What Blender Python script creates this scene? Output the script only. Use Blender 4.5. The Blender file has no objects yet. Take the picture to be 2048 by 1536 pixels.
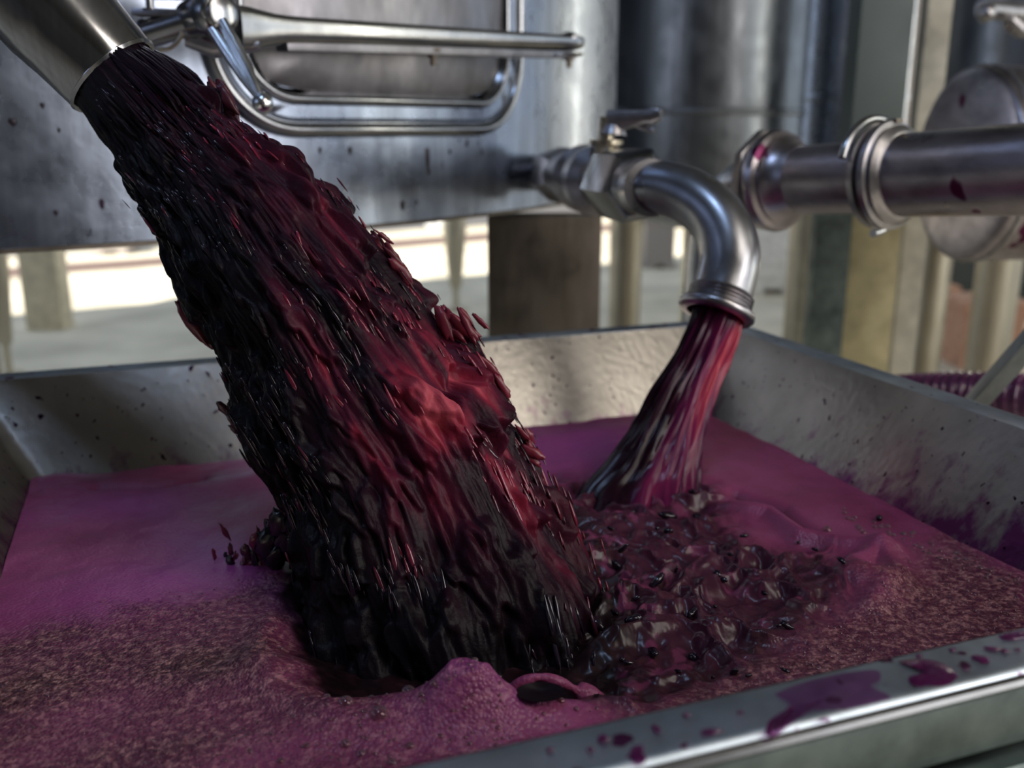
import bpy, bmesh, math, random
import numpy as np
from mathutils import Vector, Matrix

# ------------------------------------------------------------------ camera, sky, lights, exposure
SC = bpy.context.scene
C = SC.collection
ZC = 1.25                     # camera height above the winery floor; authoring heights are relative to the camera
F = 1925.0
PITCH = math.radians(14.9)
rng = np.random.default_rng(7)
random.seed(7)

cam_d = bpy.data.cameras.new('camera'); cam = bpy.data.objects.new('camera', cam_d); C.objects.link(cam)
cam.location = (0, 0, ZC); cam.rotation_euler = (math.radians(90) - PITCH, 0, 0)
cam_d.sensor_width = 36; cam_d.lens = 36 * F / 2048
cam_d.clip_start = 0.02; cam_d.clip_end = 200
cam_d.dof.use_dof = True; cam_d.dof.focus_distance = 0.80; cam_d.dof.aperture_fstop = 4.0
SC.camera = cam

w = bpy.data.worlds.new('sky'); SC.world = w; w.use_nodes = True
bg = w.node_tree.nodes['Background']
bg.inputs[0].default_value = (0.74, 0.86, 1.0, 1); bg.inputs[1].default_value = 0.95

sun_d = bpy.data.lights.new('sun', 'SUN'); sun = bpy.data.objects.new('sun', sun_d); C.objects.link(sun)
sun_d.energy = 9.0; sun_d.angle = 0.01; sun_d.color = (1.0, 0.93, 0.80)
sd = Vector((0.35, 0.72, -1.0)); sun.rotation_euler = sd.to_track_quat('-Z', 'Y').to_euler()

def area(name, loc, target, sx, sy, power, col):
    d = bpy.data.lights.new(name, 'AREA'); d.shape = 'RECTANGLE'; d.size = sx; d.size_y = sy
    d.energy = power; d.color = col
    o = bpy.data.objects.new(name, d); C.objects.link(o)
    o.location = loc; o.rotation_euler = (Vector(target) - Vector(loc)).to_track_quat('-Z', 'Y').to_euler()
    return o
# daylight from the open right side, then unseen lights added for fill and reflections
area('side_door_light', (3.6, -1.1, 2.0), (0.3, 1.2, 0.9), 1.9, 2.2, 64, (1.0, 0.95, 0.91))
area('fill_light', (2.3, -1.0, 3.6), (0.3, 1.1, 0.8), 1.5, 1.2, 25, (1.0, 0.92, 0.82))  # unseen fill added high on the right, mirrored in the tray's back wall
area('blue_glint_light', (-0.25, 0.1, 3.7), (0.0, 0.9, 0.8), 0.4, 0.4, 10, (0.45, 0.64, 1.0))  # unseen blue light added overhead for glints on must and foam
area('back_tank_streak_light', (4.2, 1.3, 1.9), (0.4, 2.2, 1.3), 0.25, 2.4, 16, (1.0, 0.95, 0.78))  # unseen strip added for the bright streak on the tank behind
area('front_tank_streak_light', (4.8, 7.0, 1.6), (0.13, 2.1, 1.35), 0.30, 4.0, 36, (1.0, 0.96, 0.78))  # unseen strip added for the streak on the big tank's right
area('left_blue_fill', (-3.2, -0.9, 2.6), (0.0, 0.9, 0.9), 0.4, 1.2, 6, (0.45, 0.60, 1.0))  # unseen blue fill added from the upper left

vs = SC.view_settings
vs.view_transform = 'Standard'; vs.look = 'None'; vs.gamma = 1.0; vs.use_curve_mapping = False
vs.exposure = 0.0

# ------------------------------------------------------------------ measuring helpers (camera-relative metres)
cp, sp = math.cos(PITCH), math.sin(PITCH)
def ray(x, y):
    a = (x - 1024) / F; b = (768 - y) / F
    return Vector((a, cp + b * sp, -sp + b * cp))
def on_z(x, y, z):
    r = ray(x, y); return r * (z / r.z)
def at_y(x, y, Y):
    r = ray(x, y); return r * (Y / r.y)
UA = math.radians(69.9)
U = Vector((math.sin(UA), math.cos(UA), 0)); V = Vector((-U.y, U.x, 0))
def uvw(u, v, z): return U * u + V * v + Vector((0, 0, z))

# ------------------------------------------------------------------ noise
_P = np.random.default_rng(3).permutation(256); _P = np.concatenate([_P, _P, _P])
_G = np.random.default_rng(4).normal(size=(256, 3)); _G /= np.linalg.norm(_G, axis=1)[:, None]
def perlin(x, y, z):
    x, y, z = np.broadcast_arrays(np.asarray(x, float), np.asarray(y, float), np.asarray(z, float))
    xi = np.floor(x).astype(int); yi = np.floor(y).astype(int); zi = np.floor(z).astype(int)
    xf = x - xi; yf = y - yi; zf = z - zi
    fx = xf**3 * (xf * (xf * 6 - 15) + 10); fy = yf**3 * (yf * (yf * 6 - 15) + 10); fz = zf**3 * (zf * (zf * 6 - 15) + 10)
    def g(i, j, k):
        h = _P[_P[_P[(xi + i) & 255] + ((yi + j) & 255)] + ((zi + k) & 255)]
        gv = _G[h]
        return gv[..., 0] * (xf - i) + gv[..., 1] * (yf - j) + gv[..., 2] * (zf - k)
    def L(a, b, t): return a + (b - a) * t
    return L(L(L(g(0,0,0), g(1,0,0), fx), L(g(0,1,0), g(1,1,0), fx), fy),
             L(L(g(0,0,1), g(1,0,1), fx), L(g(0,1,1), g(1,1,1), fx), fy), fz) * 1.6
def fbm(x, y, z, o=4):
    s = 0; a = 1
    for k in range(o):
        s = s + a * perlin(x * 2**k + 17 * k, y * 2**k, z * 2**k); a *= 0.5
    return s
def sstep(a, b, x):
    t = np.clip((x - a) / (b - a), 0, 1); return t * t * (3 - 2 * t)

# ------------------------------------------------------------------ object helpers
def thing(name, label, cat, base, group=None):
    o = bpy.data.objects.new(name, None); C.objects.link(o)
    o.location = (base[0], base[1], base[2] + ZC); o.empty_display_size = 0.05
    o['label'] = label; o['category'] = cat
    if group: o['group'] = group
    return o
def tag(o, label=None, cat=None, group=None, kind=None):
    if label: o['label'] = label
    if cat: o['category'] = cat
    if group: o['group'] = group
    if kind: o['kind'] = kind
    return o
def world_loc(p):
    v = Vector((0, 0, 0))
    while p: v += p.location; p = p.parent
    return v
def mesh_obj(name, verts, faces, mat, parent=None, smooth=True, attrs=None, angle=None):
    """verts are camera-relative; stored relative to the parent's origin"""
    off = world_loc(parent) if parent else Vector((0, 0, 0))
    a = np.array([tuple(v) for v in verts], float) if not isinstance(verts, np.ndarray) else verts.copy()
    ctr = a.mean(axis=0); ctr[2] = a[:, 2].min()
    me = bpy.data.meshes.new(name)
    a = a - ctr
    me.from_pydata(a.tolist(), [], [tuple(f) for f in faces] if not isinstance(faces, np.ndarray) else faces.tolist())
    if attrs:
        for k, d in attrs.items():
            at = me.attributes.new(k, 'FLOAT', 'POINT'); at.data.foreach_set('value', np.asarray(d, dtype=np.float32))
    if smooth: me.polygons.foreach_set('use_smooth', [True] * len(me.polygons))
    if smooth and angle: 
        me.set_sharp_from_angle(angle=math.radians(angle))
    me.materials.append(mat); me.update()
    o = bpy.data.objects.new(name, me); C.objects.link(o)
    if parent: o.parent = parent
    o.location = Vector((ctr[0], ctr[1], ctr[2] + ZC)) - off
    return o

class MB:
    """collects shapes that become ONE mesh"""
    def __init__(s): s.v = []; s.f = []
    def add(s, vs, fs):
        n = len(s.v); s.v += [Vector(v) for v in vs]; s.f += [tuple(i + n for i in f) for f in fs]; return s
    def grid(s, rings, closed_u=True, cap0=False, cap1=False):
        m = len(rings[0]); vs = [p for r in rings for p in r]; fs = []
        for i in range(len(rings) - 1):
            for j in range(m if closed_u else m - 1):
                k = (j + 1) % m
                fs.append((i * m + j, i * m + k, (i + 1) * m + k, (i + 1) * m + j))
        if cap0: fs.append(tuple(reversed(range(m))))
        if cap1: fs.append(tuple((len(rings) - 1) * m + j for j in range(m)))
        return s.add(vs, fs)
    def tube(s, pts, rad, n=24, caps=True, twist=0.0):
        pts = [Vector(p) for p in pts]; N = len(pts)
        if not hasattr(rad, '__len__'): rad = [rad] * N
        t0 = (pts[1] - pts[0]).normalized()
        ref = Vector((0, 0, 1)) if abs(t0.z) < 0.9 else Vector((1, 0, 0))
        a = t0.cross(ref).normalized(); rings = []; pt = t0
        for i in range(N):
            t = (pts[min(i + 1, N - 1)] - pts[max(i - 1, 0)])
            t = t.normalized() if t.length > 1e-9 else pt
            a = (a - t * a.dot(t)).normalized(); b = t.cross(a); pt = t
            rings.append([pts[i] + (a * math.cos(q) + b * math.sin(q)) * rad[i]
                          for q in [2 * math.pi * j / n + twist for j in range(n)]])
        return s.grid(rings, True, caps, caps)
    def lathe(s, p0, axis, prof, n=32, twist=0.0, caps=True):
        """prof: list of (distance along the axis, radius)"""
        ax = Vector(axis).normalized(); ref = Vector((0, 0, 1)) if abs(ax.z) < 0.9 else Vector((1, 0, 0))
        a = ax.cross(ref).normalized(); b = ax.cross(a)
        rings = [[Vector(p0) + ax * d + (a * math.cos(q) + b * math.sin(q)) * max(r, 1e-5)
                  for q in [2 * math.pi * j / n + twist for j in range(n)]] for d, r in prof]
        return s.grid(rings, True, caps, caps)
    def box(s, c, ax, ay, az, hx, hy, hz, bev=0.0):
        ax, ay, az = [Vector(q).normalized() for q in (ax, ay, az)]; c = Vector(c)
        bm = bmesh.new(); bmesh.ops.create_cube(bm, size=2)
        for v in bm.verts: v.co = Vector((v.co.x * hx, v.co.y * hy, v.co.z * hz))
        if bev > 0: bmesh.ops.bevel(bm, geom=bm.edges[:], offset=bev, segments=2, affect='EDGES', profile=0.7)
        bm.verts.index_update()
        vs = [c + ax * v.co.x + ay * v.co.y + az * v.co.z for v in bm.verts]
        fs = [tuple(v.index for v in f.verts) for f in bm.faces]; bm.free()
        return s.add(vs, fs)
    def sphere(s, c, r, n=16, m=10, sx=1, sy=1, sz=1):
        rings = []
        for i in range(m + 1):
            th = math.pi * i / m
            rings.append([Vector(c) + Vector((math.sin(th) * math.cos(2 * math.pi * j / n) * r * sx,
                          math.sin(th) * math.sin(2 * math.pi * j / n) * r * sy, -math.cos(th) * r * sz)) for j in range(n)])
        return s.grid(rings)
    def build(s, name, mat, parent=None, smooth=True, angle=40):
        return mesh_obj(name, s.v, s.f, mat, parent, smooth, None, angle)

def catmull(pts, n):
    pts = [np.array(p, float) for p in pts]; P = [2 * pts[0] - pts[1]] + pts + [2 * pts[-1] - pts[-2]]; out = []
    for i in range(len(pts) - 1):
        a, b, c, d = P[i:i + 4]
        for k in range(n):
            t = k / n
            out.append(0.5 * ((2 * b) + (-a + c) * t + (2 * a - 5 * b + 4 * c - d) * t * t + (-a + 3 * b - 3 * c + d) * t**3))
    out.append(pts[-1]); return np.array(out)

# ------------------------------------------------------------------ materials
def mat(name):
    m = bpy.data.materials.new(name); m.use_nodes = True
    nt = m.node_tree; b = nt.nodes['Principled BSDF']
    return m, nt, b
def node(nt, t, **kw):
    n = nt.nodes.new(t)
    for k, v in kw.items(): setattr(n, k, v)
    return n
def coords(nt, scale=(1, 1, 1), geo=True):
    mp = node(nt, 'ShaderNodeMapping'); mp.inputs['Scale'].default_value = scale
    if geo:
        g = node(nt, 'ShaderNodeNewGeometry'); nt.links.new(g.outputs['Position'], mp.inputs[0])
    else:
        g = node(nt, 'ShaderNodeTexCoord'); nt.links.new(g.outputs['Object'], mp.inputs[0])
    return mp.outputs[0]
def noise(nt, co, scale, detail=4, rough=0.55):
    n = node(nt, 'ShaderNodeTexNoise'); n.inputs['Scale'].default_value = scale
    n.inputs['Detail'].default_value = detail; n.inputs['Roughness'].default_value = rough
    nt.links.new(co, n.inputs['Vector']); return n.outputs['Fac']
def ramp(nt, fac, stops):
    r = node(nt, 'ShaderNodeValToRGB'); nt.links.new(fac, r.inputs[0])
    el = r.color_ramp.elements
    el[0].position, el[0].color = stops[0][0], (*stops[0][1], 1)
    el[1].position, el[1].color = stops[-1][0], (*stops[-1][1], 1)
    for p, c in stops[1:-1]: e = el.new(p); e.color = (*c, 1)
    return r.outputs[0]
def g3(v): return (v, v, v)
def mix(nt, fac, a, b):
    m = node(nt, 'ShaderNodeMix', data_type='RGBA')
    for s, v in ((m.inputs[0], fac), (m.inputs[6], a), (m.inputs[7], b)):
        if isinstance(v, (int, float)): s.default_value = v
        elif isinstance(v, tuple): s.default_value = (*v, 1)
        else: nt.links.new(v, s)
    return m.outputs[2]
def bump(nt, b, h, strength, dist):
    n = node(nt, 'ShaderNodeBump'); n.inputs['Strength'].default_value = strength; n.inputs['Distance'].default_value = dist
    nt.links.new(h, n.inputs['Height']); nt.links.new(n.outputs[0], b.inputs['Normal']); return n

def steel(name, col=(0.5, 0.51, 0.53), rough=0.28, streak=(9, 9, 0.6), vary=0.25, spots=0.0, spotcol=(0.03, 0.015, 0.03), bumpy=0.0, spscale=45):
    m, nt, b = mat(name)
    b.inputs['Metallic'].default_value = 1
    n1 = noise(nt, coords(nt, streak), 4, 6, 0.6)
    lo = tuple(c * (1 - vary) for c in col); hi = tuple(min(1, c * (1 + vary)) for c in col)
    c = ramp(nt, n1, [(0.3, lo), (0.7, hi)])
    n2 = noise(nt, coords(nt, (1, 1, 1)), 14, 5)
    r = ramp(nt, n2, [(0.3, g3(rough * 0.8)), (0.7, g3(rough * 1.35))])
    if spots > 0:
        n3 = noise(nt, coords(nt, (1, 1, 0.5)), spscale, 2, 0.4)
        s = ramp(nt, n3, [(0.74 - spots, g3(0)), (0.77 - spots, g3(1))])
        c = mix(nt, s, c, spotcol)
    nt.links.new(c, b.inputs['Base Color'])
    sep = node(nt, 'ShaderNodeSeparateColor'); nt.links.new(r, sep.inputs[0]); nt.links.new(sep.outputs[0], b.inputs['Roughness'])
    if bumpy: bump(nt, b, n2, bumpy, 0.004)
    return m

M = {}
M['tank'] = steel('brushed_tank_steel', (0.33, 0.37, 0.455), 0.27, (7, 7, 0.5), 0.28, 0.03, (0.05, 0.03, 0.05), 0.25, 60)
M['door'] = steel('door_steel', (0.22, 0.21, 0.22), 0.34, (5, 5, 2), 0.30, 0.02, (0.06, 0.05, 0.06), 0.3)
M['polish'] = steel('polished_steel', (0.42, 0.42, 0.43), 0.20, (6, 6, 6), 0.15)
M['cast'] = steel('cast_fitting_steel', (0.44, 0.42, 0.43), 0.33, (10, 10, 10), 0.25, 0.03, (0.10, 0.03, 0.06), 0.3)
M['pipe'] = steel('stained_pipe_steel', (0.43, 0.39, 0.41), 0.33, (4, 4, 8), 0.30, 0.06, (0.14, 0.03, 0.08), 0.1, 18)
M['hosepipe'] = steel('satin_pipe_steel', (0.50, 0.50, 0.51), 0.17, (40, 3, 3), 0.12, 0.0)
M['bright'] = steel('bright_lever_steel', (0.85, 0.86, 0.86), 0.22)
M['elbow'] = steel('satin_elbow_steel', (0.40, 0.40, 0.42), 0.31, (6, 6, 6), 0.2)
M['frame'] = steel('dark_frame_steel', (0.15, 0.18, 0.17), 0.5, (6, 6, 6), 0.35)  # darker, greener and rougher than the rim steel
M['strut'] = steel('strut_steel', (0.24, 0.26, 0.28), 0.4)
M['rim'] = steel('rim_steel', (0.54, 0.61, 0.68), 0.38, (8, 8, 8), 0.15, 0.085, (0.16, 0.02, 0.12), 0.15, 48)
M['darktank'] = steel('dull_tank_steel', (0.25, 0.265, 0.285), 0.34, (6, 6, 0.3), 0.35)
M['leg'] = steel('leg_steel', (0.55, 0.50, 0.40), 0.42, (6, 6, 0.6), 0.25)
M['shadeleg'] = steel('shaded_dark_steel', (0.20, 0.17, 0.14), 0.5, (6, 6, 1), 0.3)  # darker copy of the leg steel, shade put into its colour

def tray_mat():
    m, nt, b = mat('tray_wall_steel')
    b.inputs['Metallic'].default_value = 1.0
    at = node(nt, 'ShaderNodeAttribute', attribute_name='soak')
    # streaky splashes running down, denser where the wall was wetted
    mp = coords(nt, (1, 1, 0.35)); nz = noise(nt, mp, 38, 5, 0.62)
    add = node(nt, 'ShaderNodeMath', operation='ADD'); nt.links.new(nz, add.inputs[0]); nt.links.new(at.outputs['Fac'], add.inputs[1])
    s = ramp(nt, add.outputs[0], [(0.60, g3(0)), (0.82, g3(1))])
    base = ramp(nt, noise(nt, coords(nt), 12, 5), [(0.3, (0.36, 0.335, 0.30)), (0.7, (0.52, 0.485, 0.44))])
    c1 = mix(nt, s, base, (0.20, 0.05, 0.17))
    sp = noise(nt, coords(nt, (1, 1, 0.6)), 120, 2, 0.4)
    c2 = mix(nt, ramp(nt, sp, [(0.69, g3(0)), (0.72, g3(1))]), c1, (0.035, 0.012, 0.03))
    nt.links.new(c2, b.inputs['Base Color'])
    b.inputs['Roughness'].default_value = 0.33
    bump(nt, b, sp, 0.2, 0.002)
    return m
M['tray'] = tray_mat()

def plain_early(name, col):
    m, nt, b = mat(name); b.inputs['Base Color'].default_value = (*col, 1); b.inputs['Roughness'].default_value = 0.55; b.inputs['Specular IOR Level'].default_value = 0.2; return m
def foam_mat():
    m, nt, b = mat('wine_foam')
    at = node(nt, 'ShaderNodeAttribute', attribute_name='liquid')      # 0 foam .. 1 open dark must
    af = node(nt, 'ShaderNodeAttribute', attribute_name='froth')       # coarse bubbly foam
    co = coords(nt)
    n1 = noise(nt, co, 9, 5)
    fine = ramp(nt, n1, [(0.32, (0.27, 0.042, 0.115)), (0.68, (0.44, 0.095, 0.23))])
    n2 = noise(nt, co, 160, 3, 0.7)
    coarse = ramp(nt, n2, [(0.40, (0.035, 0.010, 0.013)), (0.50, (0.13, 0.050, 0.048)), (0.62, (0.48, 0.25, 0.22))])
    av = node(nt, 'ShaderNodeAttribute', attribute_name='violet')
    fine = mix(nt, av.outputs['Fac'], fine, (0.46, 0.08, 0.32))
    c = mix(nt, af.outputs['Fac'], fine, coarse)
    c = mix(nt, at.outputs['Fac'], c, ramp(nt, noise(nt, co, 45, 4), [(0.4, (0.010, 0.004, 0.005)), (0.62, (0.028, 0.010, 0.012)), (0.75, (0.07, 0.024, 0.028))]))
    nt.links.new(c, b.inputs['Base Color'])
    b.inputs['Specular IOR Level'].default_value = 0.4
    rr = ramp(nt, at.outputs['Fac'], [(0, g3(0.34)), (1, g3(0.28))])
    sep = node(nt, 'ShaderNodeSeparateColor'); nt.links.new(rr, sep.inputs[0]); nt.links.new(sep.outputs[0], b.inputs['Roughness'])
    vo = node(nt, 'ShaderNodeTexVoronoi'); vo.inputs['Scale'].default_value = 330; nt.links.new(co, vo.inputs['Vector'])
    sq = node(nt, 'ShaderNodeMath', operation='MULTIPLY'); nt.links.new(vo.outputs['Distance'], sq.inputs[0])
    ad = node(nt, 'ShaderNodeMath', operation='MULTIPLY_ADD'); nt.links.new(af.outputs['Fac'], ad.inputs[0]); ad.inputs[1].default_value = -0.8; ad.inputs[2].default_value = -0.2
    nq = node(nt, 'ShaderNodeMath', operation='MULTIPLY_ADD'); nt.links.new(at.outputs['Fac'], nq.inputs[0]); nq.inputs[1].default_value = -1; nq.inputs[2].default_value = 1
    nw = node(nt, 'ShaderNodeMath', operation='MULTIPLY'); nt.links.new(ad.outputs[0], nw.inputs[0]); nt.links.new(nq.outputs[0], nw.inputs[1]); nt.links.new(nw.outputs[0], sq.inputs[1])
    bump(nt, b, sq.outputs[0], 1.0, 0.0021)
    return m
M['foam'] = foam_mat()

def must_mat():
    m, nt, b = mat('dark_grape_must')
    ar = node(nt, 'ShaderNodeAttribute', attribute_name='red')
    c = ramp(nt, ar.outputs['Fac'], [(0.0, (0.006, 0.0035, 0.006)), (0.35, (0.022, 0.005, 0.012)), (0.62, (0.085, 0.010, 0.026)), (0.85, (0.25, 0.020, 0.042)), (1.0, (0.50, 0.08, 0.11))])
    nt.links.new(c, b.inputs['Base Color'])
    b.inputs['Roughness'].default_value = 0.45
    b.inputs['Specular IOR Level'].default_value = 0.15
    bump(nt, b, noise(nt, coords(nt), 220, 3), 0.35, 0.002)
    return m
M['must'] = must_mat()
M['deep'] = plain_early('deep_dark_wine', (0.010, 0.004, 0.007))
def drops_mat(name, a, bcol, rough=0.15):
    m, nt, b = mat(name)
    at = node(nt, 'ShaderNodeAttribute', attribute_name='red')
    nt.links.new(ramp(nt, at.outputs['Fac'], [(0.2, a), (0.8, bcol)]), b.inputs['Base Color'])
    b.inputs['Roughness'].default_value = rough; b.inputs['Specular IOR Level'].default_value = 0.7
    return m
M['skins'] = drops_mat('wet_grape_skin', (0.012, 0.006, 0.014), (0.26, 0.02, 0.05), 0.16)

M['flap'] = drops_mat('torn_skin_flap', (0.012, 0.006, 0.014), (0.22, 0.02, 0.04), 0.35)
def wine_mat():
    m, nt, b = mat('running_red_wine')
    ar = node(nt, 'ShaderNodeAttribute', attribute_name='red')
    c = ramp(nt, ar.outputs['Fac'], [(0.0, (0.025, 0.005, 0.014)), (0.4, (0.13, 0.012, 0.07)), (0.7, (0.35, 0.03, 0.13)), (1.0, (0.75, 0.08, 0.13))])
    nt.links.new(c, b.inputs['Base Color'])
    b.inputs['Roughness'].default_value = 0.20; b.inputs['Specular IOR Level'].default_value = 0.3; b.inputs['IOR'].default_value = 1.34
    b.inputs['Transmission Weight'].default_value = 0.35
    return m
M['wine'] = wine_mat()

def plain(name, col, rough=0.5, metal=0.0, **kw):
    m, nt, b = mat(name)
    n = noise(nt, coords(nt), kw.get('scale', 20), 4)
    nt.links.new(ramp(nt, n, [(0.3, tuple(c * (1 - kw.get('vary', 0.2)) for c in col)), (0.7, tuple(min(1, c * (1 + kw.get('vary', 0.2))) for c in col))]), b.inputs['Base Color'])
    b.inputs['Roughness'].default_value = rough; b.inputs['Metallic'].default_value = metal
    return m
def bubble_mat():
    m = bpy.data.materials.new('soap_thin_bubble_film'); m.use_nodes = True; nt = m.node_tree
    b = nt.nodes['Principled BSDF']; b.inputs['Base Color'].default_value = (0.80, 0.55, 0.62, 1); b.inputs['Metallic'].default_value = 0.6
    b.inputs['Roughness'].default_value = 0.04; b.inputs['Specular IOR Level'].default_value = 1.0
    lw = node(nt, 'ShaderNodeLayerWeight'); lw.inputs['Blend'].default_value = 0.35
    tr = node(nt, 'ShaderNodeBsdfTransparent'); tr.inputs[0].default_value = (0.62, 0.42, 0.48, 1)
    mx = node(nt, 'ShaderNodeMixShader'); out = nt.nodes['Material Output']
    mr = node(nt, 'ShaderNodeMapRange'); nt.links.new(lw.outputs['Facing'], mr.inputs[0]); mr.inputs[3].default_value = 0.10; mr.inputs[4].default_value = 0.80
    nt.links.new(mr.outputs[0], mx.inputs[0]); nt.links.new(tr.outputs[0], mx.inputs[1]); nt.links.new(b.outputs[0], mx.inputs[2])
    nt.links.new(mx.outputs[0], out.inputs[0]); return m
M['bubble'] = bubble_mat()
def stain_mat(name, col, dens):
    m = bpy.data.materials.new(name); m.use_nodes = True; nt = m.node_tree
    b = nt.nodes['Principled BSDF']; b.inputs['Base Color'].default_value = (*col, 1); b.inputs['Roughness'].default_value = 0.12
    tr = node(nt, 'ShaderNodeBsdfTransparent'); tr.inputs[0].default_value = (0.75, 0.45, 0.70, 1)
    mx = node(nt, 'ShaderNodeMixShader'); f = ramp(nt, noise(nt, coords(nt), 70, 4), [(0.35, g3(dens * 0.35)), (0.62, g3(dens))])
    nt.links.new(f, mx.inputs[0]); nt.links.new(tr.outputs[0], mx.inputs[1]); nt.links.new(b.outputs[0], mx.inputs[2])
    nt.links.new(mx.outputs[0], nt.nodes['Material Output'].inputs[0]); return m
M['puddle'] = stain_mat('thin_wine_puddle', (0.26, 0.13, 0.26), 0.22)
M['drop'] = stain_mat('thick_wine_drop', (0.11, 0.008, 0.07), 0.98)
M['drip'] = plain('dried_must_drip', (0.018, 0.010, 0.016), 0.4)
M['concrete'] = plain('pale_concrete', (0.70, 0.645, 0.53), 0.8, 0, scale=1.4, vary=0.28)
M['roof'] = plain('roof_sheet', (0.09, 0.09, 0.09), 0.8)
M['wall'] = plain('far_wall_render', (0.34, 0.31, 0.30), 0.9, scale=0.6)
M['wallin'] = plain('hall_wall_paint', (0.16, 0.16, 0.17), 0.9, scale=0.6)
M['hose'] = plain('wine_filled_hose', (0.13, 0.035, 0.10), 0.16)
M['white'] = plain('white_plastic', (0.85, 0.86, 0.86), 0.5)
M['crate'] = plain('terracotta_crate', (0.55, 0.30, 0.20), 0.7)
M['machine'] = plain('dark_machine_paint', (0.05, 0.06, 0.055), 0.5)
M['rubber'] = plain('black_rubber', (0.02, 0.02, 0.02), 0.5)
M['bronze'] = plain('bright_valve_disc', (0.62, 0.55, 0.42), 0.3, 1.0)

# ------------------------------------------------------------------ setting
FL = -ZC
def slab(name, poly, z0, z1, m, kind='structure'):
    n = len(poly); vs = [(x, y, z0) for x, y in poly] + [(x, y, z1) for x, y in poly]
    fs = [tuple(reversed(range(n))), tuple(range(n, 2 * n))] + [(i, (i + 1) % n, n + (i + 1) % n, n + i) for i in range(n)]
    o = mesh_obj(name, vs, fs, m, None, False); o['kind'] = kind; return o
slab('floor', [(-14, -7), (16, -7), (16, 26), (-14, 26)], FL - 0.2, FL, M['concrete'])
# hall roof: its slanting edge leaves the yard open to the sky
slab('ceiling', [(-13, -6.5), (9, -6.5), (9, 12.4), (-0.9, 5.7), (-13, -1.5)], 3.2, 3.4, M['roof'])
slab('wall_near', [(-13, -6.6), (9, -6.6), (9, -6.4), (-13, -6.4)], FL, 3.2, M['wallin'])
slab('wall_left_blocker', [(-5.2, -6.4), (-5.0, -6.4), (-5.0, 0.9), (-5.2, 0.9)], FL, 3.2, M['wallin'])  # unseen wall added to cut sky light from the left
slab('wall_far', [(-14, 17.0), (15, 17.0), (15, 17.3), (-14, 17.3)], FL, 3.5, M['wall'])
slab('ceiling_far', [(-14, 9.4), (-2.5, 13.2), (15, 16.0), (15, 17.3), (-14, 17.3)], 3.5, 3.7, M['roof'])
slab('trim_near', [(-14, 1.55), (-3.7, 8.7), (14, 20.9), (14, 22.0), (-3.7, 9.5), (-14, 2.4)], FL, FL + .008, plain('pinkish_floor_strip', (.17, .12, .11), .9))  # darker strip laid across the yard floor
slab('trim_back', [(-14, 3.5), (-3.7, 10.6), (5.5, 16.9), (-14, 16.9)], FL, FL + .008, plain('grey_floor_strip', (.13, .13, .14), .9))  # darker grey area laid over the far yard floor
slab('trim_far', [(-14, 11.4), (-1.5, 13.4), (-1.5, 13.55), (-14, 11.55)], FL, FL + 0.25, M['wall'])

# ------------------------------------------------------------------ tanks
def on_cyl(px, py, cx, cy, R):
    r = ray(px, py); a = r.x**2 + r.y**2; b = -2 * (r.x * cx + r.y * cy); c = cx * cx + cy * cy - R * R
    D = max(b * b - 4 * a * c, 0); t = (-b - math.sqrt(D)) / (2 * a); return r * t
TX, TY, TR, TB = -1.519, 2.821, 1.801, -0.154
def tank_pt(ang, z, off=0.0): return Vector((TX + (TR + off) * math.cos(ang), TY + (TR + off) * math.sin(ang), z))
def tank_ang(p): return math.atan2(p.y - TY, p.x - TX)

tank = thing('wine_tank', 'large stainless steel tank with a hinged manway door, behind the wine tray', 'tank', (TX, TY, TB))
mb = MB(); n = 256
prof = [(0.9, -0.06), (TR - 0.06, -0.004), (TR - 0.004, 0.0), (TR, 0.004), (TR, 1.2), (TR, 2.4), (TR - 0.2, 2.6), (0.2, 2.9)]
mb.grid([[Vector((TX + r * math.cos(2 * math.pi * j / n), TY + r * math.sin(2 * math.pi * j / n), TB + h)) for j in range(n)] for r, h in prof], True, True, True)
mb.build('shell', M['tank'], tank, angle=30)
# bottom seam
mb = MB(); mb.grid([[Vector((TX + (TR + a) * math.cos(2 * math.pi * j / n), TY + (TR + a) * math.sin(2 * math.pi * j / n), TB + b)) for j in range(n)] for a, b in [(0, 0.004), (0.0015, 0.003), (0.0015, -0.002), (-0.01, -0.004)]])
mb.build('bottom_edge', M['shadeleg'], tank)
# broad box leg under the tank
pl = at_y(975, 500, 1.98); pr = at_y(1203, 500, 1.98)
cxl = (pl.x + pr.x) / 2; hw = (pr.x - pl.x) / 2
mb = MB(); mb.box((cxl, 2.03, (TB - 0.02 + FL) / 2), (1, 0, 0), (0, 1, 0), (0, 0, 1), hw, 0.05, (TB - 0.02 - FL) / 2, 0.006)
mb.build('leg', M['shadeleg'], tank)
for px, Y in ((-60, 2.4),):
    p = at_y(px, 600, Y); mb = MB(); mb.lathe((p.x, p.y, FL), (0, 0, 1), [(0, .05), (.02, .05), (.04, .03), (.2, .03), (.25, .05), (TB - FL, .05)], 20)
    mb.build('leg', M['leg'], tank)

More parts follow.
